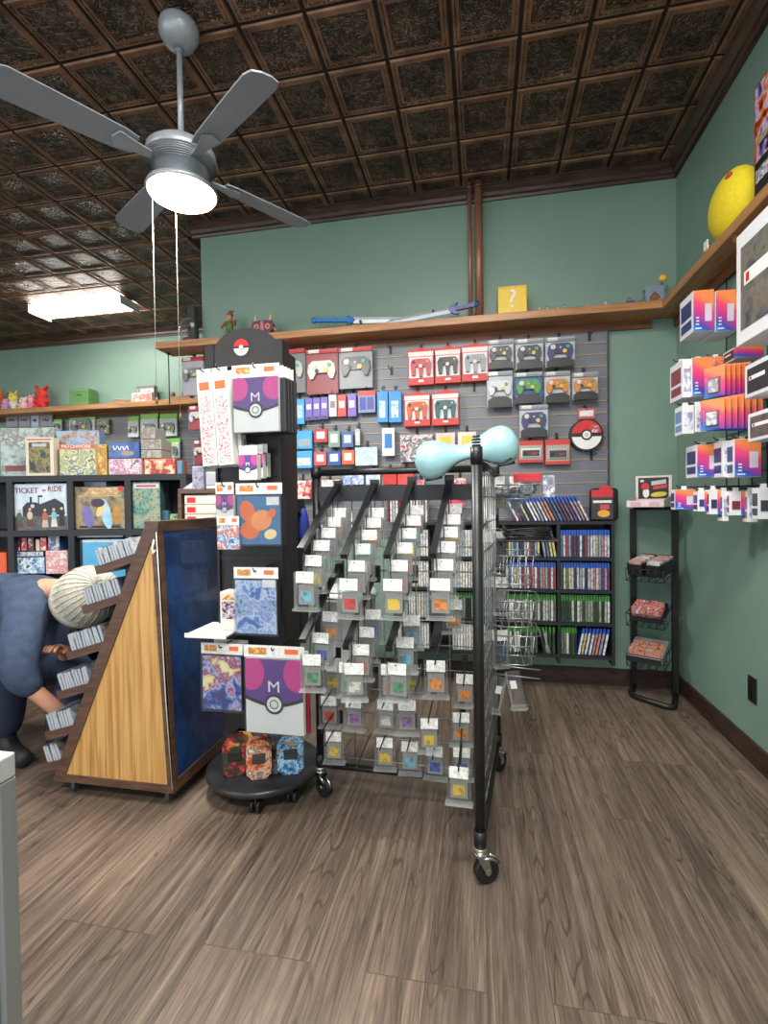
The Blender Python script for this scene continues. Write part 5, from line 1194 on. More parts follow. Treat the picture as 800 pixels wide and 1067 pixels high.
t = counter_box('white and black open box with a silver front print on the lowest wire tray', zt1[2]+.02, -.005, .215, .185, .2, .07, 0, M((170, 168, 166), .4), None, 10)
RG = ART([(60, 56, 54), (196, 150, 120), (214, 100, 50), (180, 176, 172), (90, 80, 76)], 40, 3, 1)
for k in range(6): MB().bbox(-.085+.088*(k % 2), -.004+.088*(k % 2), .03+.05*(k//2), .04+.05*(k//2), .006, .075, RG, .003).build('foil_pack', t)
MB().box(-.0925, .0925, -.0015, 0, 0, .035, BK).build('front_band', t)
# ------------------------------------------------------------ goods on the right wall
GS = ((.0, (40, 130, 214)), (.32, (70, 70, 170)), (.62, (190, 50, 130)), (.95, (226, 70, 110)), (1.2, (236, 130, 70)))
GR = GRAD(((.0, (40, 140, 214)), (.28, (62, 70, 170)), (.52, (190, 54, 140)), (.78, (232, 74, 110)), (1.0, (238, 136, 76))))
WB = M((222, 222, 224), .4, 0, .02); rw = thing('wire_grid_panel', 'black wire hanging grid on the right wall behind the colourful boxes', 'display panel', (XR, 2.3, 1.0))
b = MB()
for z in [.22+.095*i for i in range(12)]: b.tube([(-.012, -.51, z), (-.012, .45, z)], .003, BLK, 5)
for y in [-.51+.12*i for i in range(9)]: b.tube([(-.016, y, .2), (-.016, y, 1.3)], .003, BLK, 5)
b.build('wire_mesh', rw)
def rbox(label, rect, Y, L=.13, style='grad', group=None, nm='accessory_box', cat='boxed accessory', spec=True, peg_=True, win=(50, 62, 110)):
    a, t_, c, d_ = rect; p = at(a, (t_+d_)/2, 1, Y); q = at(c, (t_+d_)/2, 1, Y); zt_ = at((a+c)/2, t_, 1, Y).z; zb2 = at((a+c)/2, d_, 1, Y).z
    w = (q.x-p.x); h = zt_-zb2; t = thing(nm, label, cat, (p.x+w/2, Y, zb2), 0, group)
    MB().bbox(-w/2, w/2, 0, L, 0, h, WB, .0015).build('carton', t)
    if style == 'grad':
        MB().box(-w/2+.001, w/2-.001, -.0008, 0, .001, h-.001, GR).build('printed_side', t, label='orange to violet to blue printed side')
        if spec:
            b = MB(); b.box(w*.06, w*.38, -.0016, -.0008, h*.24, h*.66, M((206, 198, 214), .4)); b.box(-w*.4, -w*.1, -.0016, -.0008, h*.06, h*.09, WHITE); b.build('spec_panel', t)
            o = MB()
            for k in range(3): o.box(-w*.36, -w*.22, -.0016, -.0008, h*(.16+.08*k), h*(.19+.08*k), WHITE)
            o.build('printed_icons', t)
    elif style == 'white': 
        MB().box(-w*.36, w*.36, -.0012, 0, h*.15, h*.75, ART([(226, 226, 228), (210, 212, 216), (120, 150, 200), (200, 120, 130)], 40)).build('printed_side', t)
    elif style == 'half':
        MB().box(w*.2, w/2, -.0008, 0, .001, h-.001, GR).build('printed_side', t); MB().bbox(-w*.36, w*.14, -.004, 0, h*.25, h*.6, M(win, .4), .001).build('window', t)
    b = MB(); b.box(-w/2-.0012, -w/2, L*.12, L*.88, h*.42, h*.82, M(win, .35, 0, .1)); b.box(-w/2-.0012, -w/2, L*.12, L*.88, h*.12, h*.34, M(win, .35, 0, .1)); b.build('front_window', t)
    MB().box(-.008, .012, L*.4, L*.6, h, h+.016, WB).build('hang_tab', t)
    if peg_:
        x0_ = p.x+w/2-XR; MB().tube([(-.012, Y+L*.5-2.3, zt_+.012-1.0), (x0_-.02, Y+L*.5-2.3, zt_+.010-1.0), (x0_-.03, Y+L*.5-2.3, zt_+.022-1.0)], .0028, BLK, 6).build('straight_hook', rw)
    return t
rbox('colourful gradient-sided box, left of two under the right wall shelf', (722, 302, 744, 345), 2.42, .15)
rbox('colourful gradient-sided box, right of two under the right wall shelf', (745.5, 302, 767, 345), 2.42, .15)
rbox('colourful gradient-sided box in the second row down on the right wall', (721, 372, 743, 412), 2.40, .13, win=(120, 50, 50))
rbox('white narrow box with a dark red window, leftmost in the second right-wall row', (711, 374, 720, 414), 2.42, .15, 'white', win=(130, 60, 70))
rbox('narrow orange-topped box behind the thin blister packs', (744, 371, 753, 400), 2.46, .08, spec=False)
def thin(label, i, rect, Y, grp, tilt=0):
    a, t_, c, d_ = rect; p = at((a+c)/2, t_, 1, Y); zb2 = at((a+c)/2, d_, 1, Y).z; h = p.z-zb2
    t = thing('blister_pack', label, 'blister pack', p, (0, 0, math.radians(-58+tilt)), grp)
    MB().bbox(-.045, .045, 0, .003, -h, 0, GR, .001).build('backing_card', t); MB().bbox(-.03, .03, -.014, 0, -h*.92, -h*.35, CLEAR(), .003).build('clear_blister', t)
    MB().bbox(-.02, .02, -.010, -.001, -h*.85, -h*.42, RAND([(216, 216, 220), (150, 150, 190), (226, 220, 214)], .4), .002).build('product', t); return t
for i in range(6): thin(f'slim gradient blister pack, {nth(i)} from left in the upper fan on the right wall', i, (741+5.2*i, 382-.5*i, 747+5.2*i, 414), 2.33, 'slim blister packs in the upper fan')
for i in range(2): rbox(['white photo-print pack, left of two in the third row on the right wall', 'white photo-print pack, right of two in the third row on the right wall'][i], ((711, 422, 723, 452), (724, 421, 736, 450))[i], 2.36, .09, 'white', win=(110, 140, 190))
for i in range(7): thin(f'orange-flapped clear pack, {nth(i)} from left in the lower fan on the right wall', i, (739+6.5*i, 416-1.2*i, 745+6.5*i, 448), 2.26, 'orange-flapped packs in the lower fan', 10)
rbox('colourful gradient-sided box, left in the fourth row on the right wall', (726, 463, 749, 497), 2.38, .12)
rbox('plain white box side with small print, middle of the fourth row on the right wall', (753, 459, 764, 497), 2.30, .12, 'white')
rbox('wide colourful gradient-sided box at the right of the fourth row', (765, 457, 793, 497), 2.24, .12)
for (r_, Y, stl, lab, wn) in (((703, 510, 725, 531), 2.44, 'grad', 'small gradient box, leftmost in the lowest row beside the corner stand', (50, 62, 110)), ((727, 512, 737, 533), 2.38, 'half', 'small white pack with a navy window, second in the lowest row', (50, 56, 110)), ((739, 510, 751, 536), 2.36, 'half', 'small white pack with a dark blue window, third in the lowest row', (44, 50, 90)),
    ((753, 512, 759, 543), 2.34, 'white', 'narrow tall white pack with a green print, fourth in the lowest row', (70, 110, 90)), ((760, 512, 777, 537), 2.32, 'half', 'white and gradient pack with a dark red window, fifth in the lowest row', (120, 40, 50)), ((779, 512, 789, 544), 2.30, 'white', 'tall plain white pack near the right edge of the lowest row', (120, 120, 130)), ((790, 508, 806, 541), 2.2, 'half', 'white pack with a charcoal window at the right edge of the lowest row', (60, 60, 70))):
    rbox(lab, r_, Y, .05, stl, win=wn)
# boxes showing a long window face to the aisle
def facebox(label, X, px, py0, py1, L, dpt, winm, txt=None):
    p = at(px, py0, 0, X); q = at(px, py1, 0, X); h = p.z-q.z
    t = thing('window_box', label, 'boxed accessory', (X, p.y, q.z))
    MB().bbox(0, dpt, -L, 0, 0, h, WB, .002).build('carton', t)
    MB().box(-.0012, 0, -L*.80, -L*.08, h*.12, h*.86, winm).build('front_window', t)
    b = MB(); b.box(-.002, -.0012, -L*.60, -L*.14, h*.50, h*.62, WHITE); b.box(-.0026, -.002, -L*.22, -L*.17, h*.52, h*.60, RED); b.build('white_label', t)
    MB().box(-.0016, 0, -L+.001, -L*.82, .002, h-.002, GR).build('gradient_band', t)
    b = MB(); b.box(-.001, dpt-.002, -L-.0008, -L, .001, h-.001, GR); b.build('printed_side', t)
    return t
facebox('large white box with a dark window, biggest pack on the right wall', .90, 767, 248, 362, .42, .10, ART([(60, 62, 66), (96, 96, 98), (120, 110, 96), (50, 52, 56)], 9))
facebox('white box with two round black products in its window, right edge of the second row', .93, 776, 382, 416, .22, .09, M((44, 44, 50), .35))
facebox('white box with a dark controller window, right edge of the third row', .92, 779, 432, 461, .22, .09, ART([(70, 60, 60), (110, 90, 90), (60, 60, 66)], 20))
facebox('dark red and black boxed item tucked under the large white box', 1.02, 753, 369, 381, .12, .10, M((90, 40, 40), .4))
# on the right shelf
p = at(773, 208, 2, ZS+.0); t = thing('board_game', 'dark fantasy board game box with a blue banner, standing on the right wall shelf', 'board game', (max(p.x, 1.055), p.y, ZS), (0, 0, 0))
hh = at(773, 95, 1, p.y).z-ZS
MB().bbox(0, .07, -.42, 0, 0, hh, M((34, 26, 24), .4), .003).build('carton', t)
MB().box(-.0012, 0, -.415, -.005, hh*.30, hh*.98, ART([(60, 24, 18), (150, 50, 26), (214, 110, 50), (200, 190, 214), (120, 100, 170), (40, 24, 28)], 7, 4, 1.8)).build('printed_art', t)
b = MB(); b.box(-.002, -.0012, -.40, -.01, hh*.44, hh*.50, ART([(50, 130, 200), (200, 160, 60), (40, 60, 110)], 50)); b.build('banner_strip', t)
b = MB(); T = Matrix.Translation((-.0012, -.2, hh*.15)) @ Matrix.Rotation(-PI/2, 4, 'Z'); b.prism([(-.19, -.02), (.19, -.02), (.19, .03), (-.19, .03)], -.001, 0, ART([(226, 224, 230), (180, 176, 190), (70, 60, 70), (230, 228, 232)], 60, 2, 1), T); b.build('title_strip', t)
MB().box(0, .07, -.0012+.0012, .0012, .002, hh-.002, ART([(36, 26, 24), (150, 60, 30), (60, 40, 34), (200, 120, 60)], 12)).build('printed_end', t)
p = at(764, 200, 0, 1.115)
t = thing('plush_toy', 'large bright yellow egg-shaped plush toy on the right wall shelf', 'plush toy', (1.115, p.y, ZS-.002))
YP = M((238, 214, 40), .85, 0, .06, 60, 0, 0, .3)
b = MB(); b.ball((0, 0, .142), (.082, .165, .145), YP, 32, 20); b.build('body', t)
MB().ball((-.052, -.075, .228), (.010, .030, .014), M((190, 80, 50), .7), 10, 8).build('red_patch', t); MB().box(-.075, -.07, .08, .12, .0, .04, WHITE).build('white_tag', t)
p = at(736, 262, 2, ZS); figurine('small red and yellow figurine lying on the right wall shelf beside the plush', 740, 10, [(226, 200, 60), (190, 60, 50), (230, 196, 80), (150, 60, 50)], Y=D-.11); f_ = COL.objects[-1]
for o in COL.objects:
    if o.get('label', '').startswith('small red and yellow figurine lying'): o.location = (1.085, 2.72, ZS); o.scale = (1.2, 1.2, 1.2)
figurine('tiny white figurine at the bend of the shelf near the corner', 700, 6, [(226, 226, 226), (200, 200, 200), (220, 210, 200), (190, 190, 190)], Y=D-.11)
for o in COL.objects:
    if o.get('label', '').startswith('tiny white figurine at the bend'): o.location = (1.09, 3.0, ZS)
# ------------------------------------------------------------ far left: cube bookcase of board games, facing the camera
ZC = 3.15; TH = YAW
org = az(192, 560, ZC); org.z = 0
kb = thing('cube_bookcase', 'black cube bookcase displaying board games behind the crouching person', 'bookcase', org, TH)
def lx(px): return (px-192)/F*ZC
def lz(px, py): return az(px, py, ZC).z
KB = M((34, 35, 38), .45, 0, .08, 8)
cx_ = [192, 134, 74, 11, -52]; rz_ = [lz(100, 498), lz(100, 555), .645, .30, .02]
for p in cx_: MB().box(lx(p)-.019, lx(p)+.019, 0, .38, 0, rz_[0]+.0, KB).build('upright_panel', kb)
for z in rz_: MB().box(lx(cx_[-1]), lx(192)+.019, -.001, .38, z-.019, z+.019 if z > .1 else z+.01, KB).build('shelf_board', kb)
MB().box(lx(cx_[-1]), lx(192), .376, .38, .02, rz_[0], M((96, 100, 106), .5)).build('back_panel', kb)
def gm(label, rect, y, d, mats, cat='board game', nm='board_game', zb=None, tilt=0, art=None, extra=None):
    """box standing in local bookcase space; rect is where its front shows"""
    a, t_, c, b_ = rect; x0, x1 = (a-192)/F*(ZC+y), (c-192)/F*(ZC+y)
    x0 = (a-400)/F*(ZC+y)-(192-400)/F*ZC; x1 = (c-400)/F*(ZC+y)-(192-400)/F*ZC
    z1 = az((a+c)/2, t_, ZC+y).z; z0 = az((a+c)/2, b_, ZC+y).z if zb is None else zb
    loc = org+Matrix.Rotation(TH, 3, 'Z') @ Vector(((x0+x1)/2, y, 0)); loc.z = z0
    w, h = x1-x0, z1-z0; t = thing(nm, label, cat, loc, (tilt, 0, TH))
    MB().bbox(-w/2, w/2, 0, d, 0, h, mats, .002).build('carton', t)
    if art: MB().box(-w/2+.003, w/2-.003, -.001, 0, .003, h-.003, art).build('printed_front', t)
    if extra:
        b = MB(); extra(b, w, h); b.build('printed_title', t)
    return t
zc1 = rz_[1]+.0195; ztp = rz_[0]+.0195
SKY = ART([(168, 186, 206), (186, 200, 214), (204, 212, 218), (176, 192, 208)], 5, 3, 1)
def ttr(b, w, h):
    INK = M((44, 46, 52), .4)
    b.box(-w*.49, w*.49, -.0014, -.001, h*.01, h*.30, ART([(60, 62, 64), (90, 84, 74), (50, 56, 60), (110, 100, 84)], 14))
    b.prism([(-w*.30, h*.30), (w*.05, h*.30), (w*.46, h*.34), (w*.44, h*.56), (w*.28, h*.68), (w*.02, h*.56), (-w*.06, h*.60), (-w*.22, h*.60), (-w*.30, h*.50)], -.0018, -.0014, INK)
    b.box(-w*.17, -w*.13, -.0018, -.0014, h*.58, h*.72, INK); b.box(-w*.02, w*.0, -.0018, -.0014, h*.55, h*.74, INK); b.box(-w*.02, w*.06, -.0018, -.0014, h*.71, h*.75, INK)
    b.disc(-w*.12, h*.52, w*.035, -.0022, -.0018, M((190, 190, 180), .4), 14)
    for q, (x, z, c, c2) in enumerate(((-.36, .30, (70, 96, 70), (80, 70, 60)), (-.17, .32, (200, 180, 150), (96, 60, 50)), (.10, .30, (170, 96, 60), (190, 170, 150)), (.26, .31, (120, 180, 190), (206, 200, 190)), (.40, .33, (36, 40, 50), (30, 34, 44)))):
        b.prism([(w*(x-.06), h*(z-.24)), (w*(x+.06), h*(z-.24)), (w*(x+.03), h*z)  , (w*(x-.03), h*z)], -.0024, -.0018, M(c2, .4)); ell(b, w*x, h*z, w*.05, h*.09, -.0024, M(c, .4)); b.disc(w*x, h*(z+.13), w*.026, -.003, -.0018, M((210, 176, 146), .4), 12)
    TR = M((120, 36, 28), .4)
    b.text('TICKET', h*.165, TR, (-w*.22, -.0024, h*.85), .0008, sx=.92); b.text('to', h*.09, TR, (w*.09, -.0024, h*.86), .0008); b.text('RIDE', h*.165, TR, (w*.29, -.0024, h*.88), .0008, sx=.92)
gm('pale blue board game box with a train scene and dark red title', (13, 504, 71, 553), .02, .07, M((150, 168, 184), .4), zb=zc1, art=SKY, extra=ttr)
def g2(b, w, h):
    b.prism([(-w*.28, h*.86), (-w*.2, h*.97), (w*.42, h*.97), (w*.36, h*.80), (-w*.4, h*.80)], -.0014, -.001, ART([(196, 166, 110), (160, 120, 80), (206, 180, 130)], 20)); b.disc(w*.42, h*.95, w*.05, -.003, -.001, RED, 14)
    b.box(-w*.44, w*.42, -.0014, -.001, h*.775, h*.785, M((214, 196, 150), .4))
    ell(b, -w*.24, h*.30, w*.11, h*.26, -.0012, M((110, 104, 160), .4, 0, .2, 20), .2); ell(b, w*.12, h*.36, w*.10, h*.36, -.0014, M((150, 190, 214), .4, 0, .2, 20), .2); ell(b, w*.02, h*.46, w*.07, h*.18, -.0016, M((214, 190, 130), .4), -.5)
    ell(b, -w*.04, h*.62, w*.14, h*.10, -.0018, M((60, 46, 70), .4)); ell(b, w*.33, h*.34, w*.08, h*.22, -.0014, M((170, 124, 50), .4, 0, .2, 20)); b.box(-w*.42, w*.4, -.0014, -.001, h*.03, h*.09, M((40, 38, 36), .4))
gm('dark gold board game box with a fantasy painting, middle of the upper bookcase row', (79, 507, 131, 552), .02, .07, M((60, 50, 40), .4), zb=zc1, art=ART([(70, 62, 46), (120, 104, 70), (150, 132, 92), (90, 84, 70)], 6, 3, 1), extra=g2)
gm('dark green board game box with a sea monster print, right bay of the bookcase', (139, 502, 168, 551), .02, .07, M((60, 84, 80), .4), zb=zc1, art=ART([(30, 60, 60), (60, 110, 96), (110, 140, 120), (150, 150, 120), (90, 60, 60)], 12, 4, 1.4), extra=lambda b, w, h: (b.box(-w*.45, w*.45, -.0016, -.001, h*.86, h*.97, M((190, 180, 184), .4)), b.box(-w*.35, w*.35, -.002, -.0016, h*.89, h*.93, M((160, 70, 80), .4))))
gm('slim black and lime pack beside the sea monster game', (177, 535, 186, 551), .05, .04, BK, zb=zc1, art=ART([(40, 50, 60), (140, 170, 90), (60, 90, 110)], 30), nm='card_game', cat='card game')
gm('small blue bottle-like pack beside the sea monster game', (169, 532, 176, 551), .05, .04, M((50, 90, 110), .4), zb=zc1, nm='card_game', cat='card game')
for i, (a, c) in enumerate(((16, 58), (79, 112), (140, 164))): gm(['long pale blue-white box on edge behind the train game', 'long white box on edge behind the gold fantasy game', 'long white box on edge behind the sea monster game'][i], (a, 500.5, c, 512), .12, .2, M((206, 216, 226), .4), zb=zc1, art=ART([(206, 216, 226), (160, 180, 210), (232, 232, 234)], 30))
zc2 = rz_[2]+.0195
for i, (r_, c, lab) in enumerate((((15, 560, 21, 574), (110, 30, 40), 'dark crimson box, first upright in the lower left bay'), ((22, 560, 28, 574), (150, 30, 40), 'red box, second upright in the lower left bay'), ((29, 560, 35, 574), (90, 26, 34), 'maroon box, third upright in the lower left bay'), ((37, 562, 41, 574), (200, 190, 160), 'cream box, fourth upright in the lower left bay'), ((42, 560, 48, 574), (200, 60, 60), 'bright red and white box, fifth upright in the lower left bay'), ((50, 558, 62, 574), (70, 90, 130), 'blue and white box, rightmost upright in the lower left bay'))):
    gm(lab, (r_[0], r_[1], r_[2], 574), .04, .2, M(c, .4), art=ART([c, c, (220, 214, 210)], 30))
gm('dark navy long box lying under the small upright games', (13, 574.5, 45, 580), .03, .28, M((40, 44, 60), .4), art=ART([(40, 60, 110), (200, 206, 214), (30, 34, 50)], 30))
gm('blue and white picture box below the navy one in the left bay', (13, 580.5, 46, 598), .03, .28, M((70, 90, 120), .4), art=ART([(50, 70, 110), (140, 180, 206), (220, 226, 230), (40, 44, 60)], 20))
gm('pale pink-white board game box at the right of the lower left bay', (47, 574, 70, 598), .03, .28, M((214, 204, 200), .4), art=ART([(224, 216, 210), (206, 120, 120), (230, 226, 220)], 22))
gm('sky blue big board game box in the middle lower bay', (83, 562, 130, 606), .03, .28, M((84, 166, 206), .4), zb=zc2, extra=lambda b, w, h: (b.box(-w*.48, w*.48, -.0016, -.001, h*.94, h*.995, M((210, 220, 224), .4)), b.box(-w*.49, -w*.44, -.0016, -.001, 0, h, M((30, 34, 40), .4))))
gm('slim white box lying on top of the sky blue game', (80, 556.5, 128, 560), .03, .25, M((214, 220, 222), .4))
gm('red and dark picture box low in the middle bay, half hidden by the trays', (112, 606, 131, 622), .03, .2, M((120, 60, 50), .4), zb=None, art=ART([(150, 60, 50), (206, 180, 160), (60, 44, 40)], 22))
gm('bright orange box at the very left edge, lower bookcase row', (-14, 576, 6, 600), .03, .25, M((222, 96, 46), .4))
# on top of the bookcase
def photo(b, w, h): pass
gm('large pale grey-green board game box, back left on top of the bookcase', (3, 446, 59, 493), .15, .07, M((170, 186, 180), .4), zb=ztp, art=ART([(176, 192, 186), (160, 176, 172), (120, 110, 96), (196, 206, 200), (140, 130, 120)], 9, 3, .6), extra=lambda b, w, h: b.box(-w*.42, w*.2, -.0016, -.001, h*.12, h*.24, M((130, 70, 66), .4)))
gm('beige board game box with a dark framed picture, on top of the bookcase', (29, 456, 58, 494), .04, .06, M((214, 204, 184), .4), zb=ztp, extra=lambda b, w, h: (b.box(-w*.38, w*.38, -.0016, -.001, h*.08, h*.88, ART([(30, 32, 36), (60, 60, 60), (140, 140, 60), (110, 60, 40), (80, 90, 110)], 16)), b.box(-w*.44, w*.44, -.0016, -.001, h*.93, h*.96, M((190, 60, 50), .4)), b.box(-w*.26, w*.26, -.0022, -.0016, h*.76, h*.84, M((176, 180, 190), .4))))
gm('board game box with an orange-red title and quilt print, on top of the bookcase', (64, 463, 102, 494), .04, .06, M((176, 160, 120), .4), zb=ztp, art=ART([(150, 160, 130), (196, 190, 120), (110, 130, 140), (206, 196, 150), (130, 110, 80)], 22, 1, .2, .4, True, True), extra=lambda b, w, h: (b.box(-w*.49, w*.49, -.0016, -.001, h*.85, h*.99, M((190, 90, 60), .4)), b.text('PATCHWORK', h*.15, WHITE, (-w*.02, -.0022, h*.92), .0005)))
gm('blue-topped wide board game box behind the quilt print one', (61, 449, 106, 494), .13, .07, M((110, 140, 176), .4), zb=ztp, art=ART([(120, 150, 186), (150, 170, 190), (160, 130, 110), (130, 60, 70)], 14))
gm('golden yellow board game box right beside the quilt print one', (103, 463, 113, 494), .06, .06, M((190, 150, 70), .4), zb=ztp, art=ART([(200, 160, 70), (150, 100, 50), (226, 196, 110)], 20))
gm('pink and purple picture box at the base of a stack on the bookcase', (115, 478, 149, 494), .05, .2, M((190, 160, 160), .4), zb=ztp, art=ART([(206, 170, 170), (150, 90, 140), (220, 206, 200), (110, 80, 100)], 18))
gm('deep blue board game box with white lettering, on the pink picture box', (115, 461, 147, 477.5), .05, .2, M((50, 80, 130), .4), art=ART([(40, 70, 130), (60, 100, 160), (110, 100, 110)], 12), extra=lambda b, w, h: (b.tube([(w*(-.38+.045*q), -.0022, h*(.62+.16*math.sin(q*1.9))) for q in range(13)], .004, WHITE, 5), ell(b, w*.12, h*.3, w*.22, h*.16, -.0016, M((150, 130, 120), .4))))
gm('red and gold picture box at the right end on top of the bookcase', (152, 478, 184, 494), .05, .2, M((170, 70, 54), .4), zb=ztp, art=ART([(180, 60, 44), (110, 30, 30), (226, 150, 100), (214, 190, 170)], 18))
for i, r_ in enumerate(((149, 469, 170, 477.5), (149, 458, 170, 468.5), (149, 446, 164, 457.5))):
    gm(['grey console box, lowest of three stacked on the bookcase', 'grey console box, middle of three stacked on the bookcase', 'grey console box, topmost and narrower of three on the bookcase'][i], r_, .06, .16, M((150, 146, 136), .4), nm='console_box', cat='console box', art=ART([(158, 154, 144), (146, 142, 132), (110, 96, 84), (160, 156, 146)], 16))
gm('small blue-grey bottle-shaped toy at the right corner of the bookcase', (186, 480, 191, 494), .05, .04, M((90, 120, 140), .35), zb=ztp, nm='toy_bottle', cat='toy')
# packs on the far slatted panel
YFP = DF-.05
def fp(label, rect, mats, kind='box', header=None):
    x, z1, w, h = hang(*rect, YFP); t = thing('hanging_pack', label, 'packaged accessory', (x, YFP, z1))
    if kind == 'bag':
        MB().bbox(-w/2, w/2, -.02, .012, -h, -h*.2, M((206, 210, 206), .35), .01).build('bag', t); MB().bbox(-w/2, w/2, -.006, .006, -h*.26, 0, header or M((110, 190, 60), .4), .002).build('header_card', t)
        b = MB(); pad(b, M((120, 124, 130), .4), 0, -h*.62, w/.14, -.02, 'two'); b.build('gamepad', t)
    else:
        MB().bbox(-w/2, w/2, -.01, .02, -h, 0, mats, .002).build('carton', t); MB().tube([(-w*.25, -.012, -h*.55), (0, -.012, -h*.45), (w*.05, -.012, -h*.6), (w*.25, -.012, -h*.5)], .008, M((90, 90, 94), .4), 6).build('printed_cable', t)
GHD = M((120, 196, 62), .4)
for r_, lab in (((7, 430, 19, 445), 'grey hanging box with a dark cable photo, leftmost on the far panel'), ((20, 430, 32, 445), 'grey hanging box with a dark cable photo, second on the far panel'), ((42, 430, 55, 445), 'grey hanging box with a dark cable photo, third on the far panel')): fp(lab, r_, M((158, 160, 164), .4))
fp('white and blue hanging pack between grey boxes on the far panel', (33, 431, 41, 445), M((190, 206, 222), .4))
for r_, lab in (((56, 437, 65, 449), 'small green-topped pack, leftmost green one on the far panel'), ((73, 435, 100, 450), 'wide green-topped pack above the quilt print game'), ((134, 434, 145, 456), 'pale green-topped pack hanging left of the tallest green packs'), ((147, 431, 165, 457), 'green-topped white pack above the stacked grey console boxes'), ((167, 431, 185, 455), 'green-topped pack with a grey controller, top right on the far panel'), ((171, 457, 188, 478), 'green-topped pack with a grey controller, lowest right on the far panel')): fp(lab, r_, None, 'bag', GHD)
fp('small yellow and grey picture pack in the middle of the far panel', (101, 437, 114, 452), ART([(190, 190, 110), (150, 150, 140), (60, 60, 60), (210, 206, 160)], 20))
# on the far shelf
ZF = 2.3905
def plush(label, px, w, h, c1, c2, ears=0, bow=0, Y=DF-.13):
    p = at(px, 420, 1, Y); k = (at(101, 400, 1, Y)-at(100, 400, 1, Y)).x; kz = (at(100, 400, 1, Y)-at(100, 401, 1, Y)).z; W, Hh = w*k/2, h*kz
    t = thing('plush_toy', label, 'plush toy', (p.x, Y, ZF)); m1 = M(c1, .85, 0, .1, 40); m2 = M(c2, .85, 0, .1, 40)
    b = MB(); b.ball((0, 0, Hh*.28), (W*.72, W*.6, Hh*.28), m1, 14, 10)
    for s_ in (-1, 1): b.ball((s_*W*.5, -W*.35, Hh*.1), (W*.3, W*.35, Hh*.1), m1, 10, 8); b.ball((s_*W*.7, -W*.15, Hh*.34), (W*.26, W*.26, Hh*.12), m1, 10, 8)
    b.build('body', t)
    hd = MB(); hd.ball((0, -W*.05, Hh*.62), (W*.68, W*.6, Hh*.24), m2, 16, 12); h_ = hd.build('head', t)
    e = MB()
    for s_ in (-1, 1):
        if ears == 1: e.tube([(s_*W*.35, 0, Hh*.78), (s_*W*.75, 0, Hh*.98), (s_*W*.95, 0, Hh*.9)], [W*.22, W*.16, W*.05], m2, 8)
        elif ears == 2: e.tube([(s_*W*.3, 0, Hh*.78), (s_*W*.6, 0, Hh*.98)], [W*.24, W*.05], m2, 8)
        else: e.ball((s_*W*.45, 0, Hh*.82), (W*.2, W*.14, Hh*.09), m2, 8, 6)
    e.build('ear', h_); b = MB()
    for s_ in (-1, 1): b.ball((s_*W*.25, -W*.6, Hh*.66), (W*.07, W*.05, Hh*.035), BLACK, 8, 6)
    b.build('eye', h_)
plush('orange and brown plush toy at the very left end of the far shelf', -1, 14, 26, (196, 96, 50), (206, 110, 60), 0)
plush('small lilac and pink plush toy, second from the left on the far shelf', 6, 9, 14, (180, 150, 190), (214, 150, 190), 0, Y=DF-.19)
plush('yellow and white plush toy, third from the left on the far shelf', 14, 13, 22, (220, 216, 200), (226, 210, 100), 2)
plush('pale pink plush toy with round ears, middle of the far shelf group', 25, 12, 16, (230, 190, 180), (236, 206, 196), 0)
plush('pink plush toy leaning beside the bright red one', 33, 10, 18, (220, 130, 150), (232, 170, 180), 0)
plush('bright red plush toy with big curved ears, rightmost of the plush group', 44, 16, 25, (214, 50, 50), (222, 60, 56), 1)
p = at(86, 410, 1, DF-.14); t = thing('storage_tin', 'green cube-shaped tin with a dark front slot on the far shelf', 'tin', (p.x, DF-.2, ZF), .05); GT = M((84, 130, 70), .5, 0, .1, 20)
MB().bbox(-.125, .125, 0, .16, 0, .20, GT, .006).build('tin_body', t); MB().box(-.03, .04, -.003, 0, .115, .132, M((36, 60, 36), .4)).build('front_slot', t); b = MB()
for z in (.02, .17): b.box(-.12, .12, -.004, 0, z, z+.012, M((104, 150, 86), .5))
b.build('raised_rib', t)
p = at(127, 416, 1, DF-.14); t = thing('white_dish', 'low white plastic dish lying on the far shelf', 'dish', (p.x, DF-.15, ZF)); MB().lathe([(.001, 0), (.07, 0), (.10, .035), (.104, .038), (.095, .04), (.06, .012), (.001, .01)], WHITE, 24).build('bowl', t); MB().ball((0, 0, .02), (.06, .05, .03), M((226, 222, 214), .5)).build('contents', t)
for i, (a, b0, c, d0, Y, cc) in enumerate(((137, 409, 158, 419, DF-.2, [(206, 190, 180), (190, 80, 70), (226, 220, 214)]), (142, 402, 161, 419, DF-.12, [(110, 100, 100), (206, 200, 196), (60, 56, 56)]))):
    x, z1, w, h = hang(a, b0, c, d0, Y); t = thing('console_box', ['pinkish white console game box in front on the far shelf', 'taller grey console game box behind the pinkish one on the far shelf'][i], 'console box', (x, Y, ZF))
    MB().bbox(-w/2, w/2, 0, .06, 0, max(.05, z1-ZF), M(cc[0], .4), .003).build('carton', t); MB().box(-w*.45, w*.45, -.001, 0, .01, max(.04, (z1-ZF)*.85), ART(cc, 16)).build('printed_front', t)
p = at(190, 410, 1, DF-.14); t = thing('toy_boat', 'brown wooden toy boat at the right end of the far shelf', 'toy boat', (p.x-.02, DF-.14, ZF))
b = MB(); b.prism([(-.13, .03), (-.11, .0), (.12, .0), (.15, .05), (.10, .045), (-.09, .045)], -.04, .04, M((140, 104, 70), .5)); b.build('hull', t)
b = MB(); b.ball((-.10, 0, .075), (.03, .025, .035), M((120, 84, 56), .5)); b.build('figurehead', t); MB().ball((.06, 0, .075), (.05, .03, .035), M((90, 66, 50), .5)).build('deck_cabin', t)
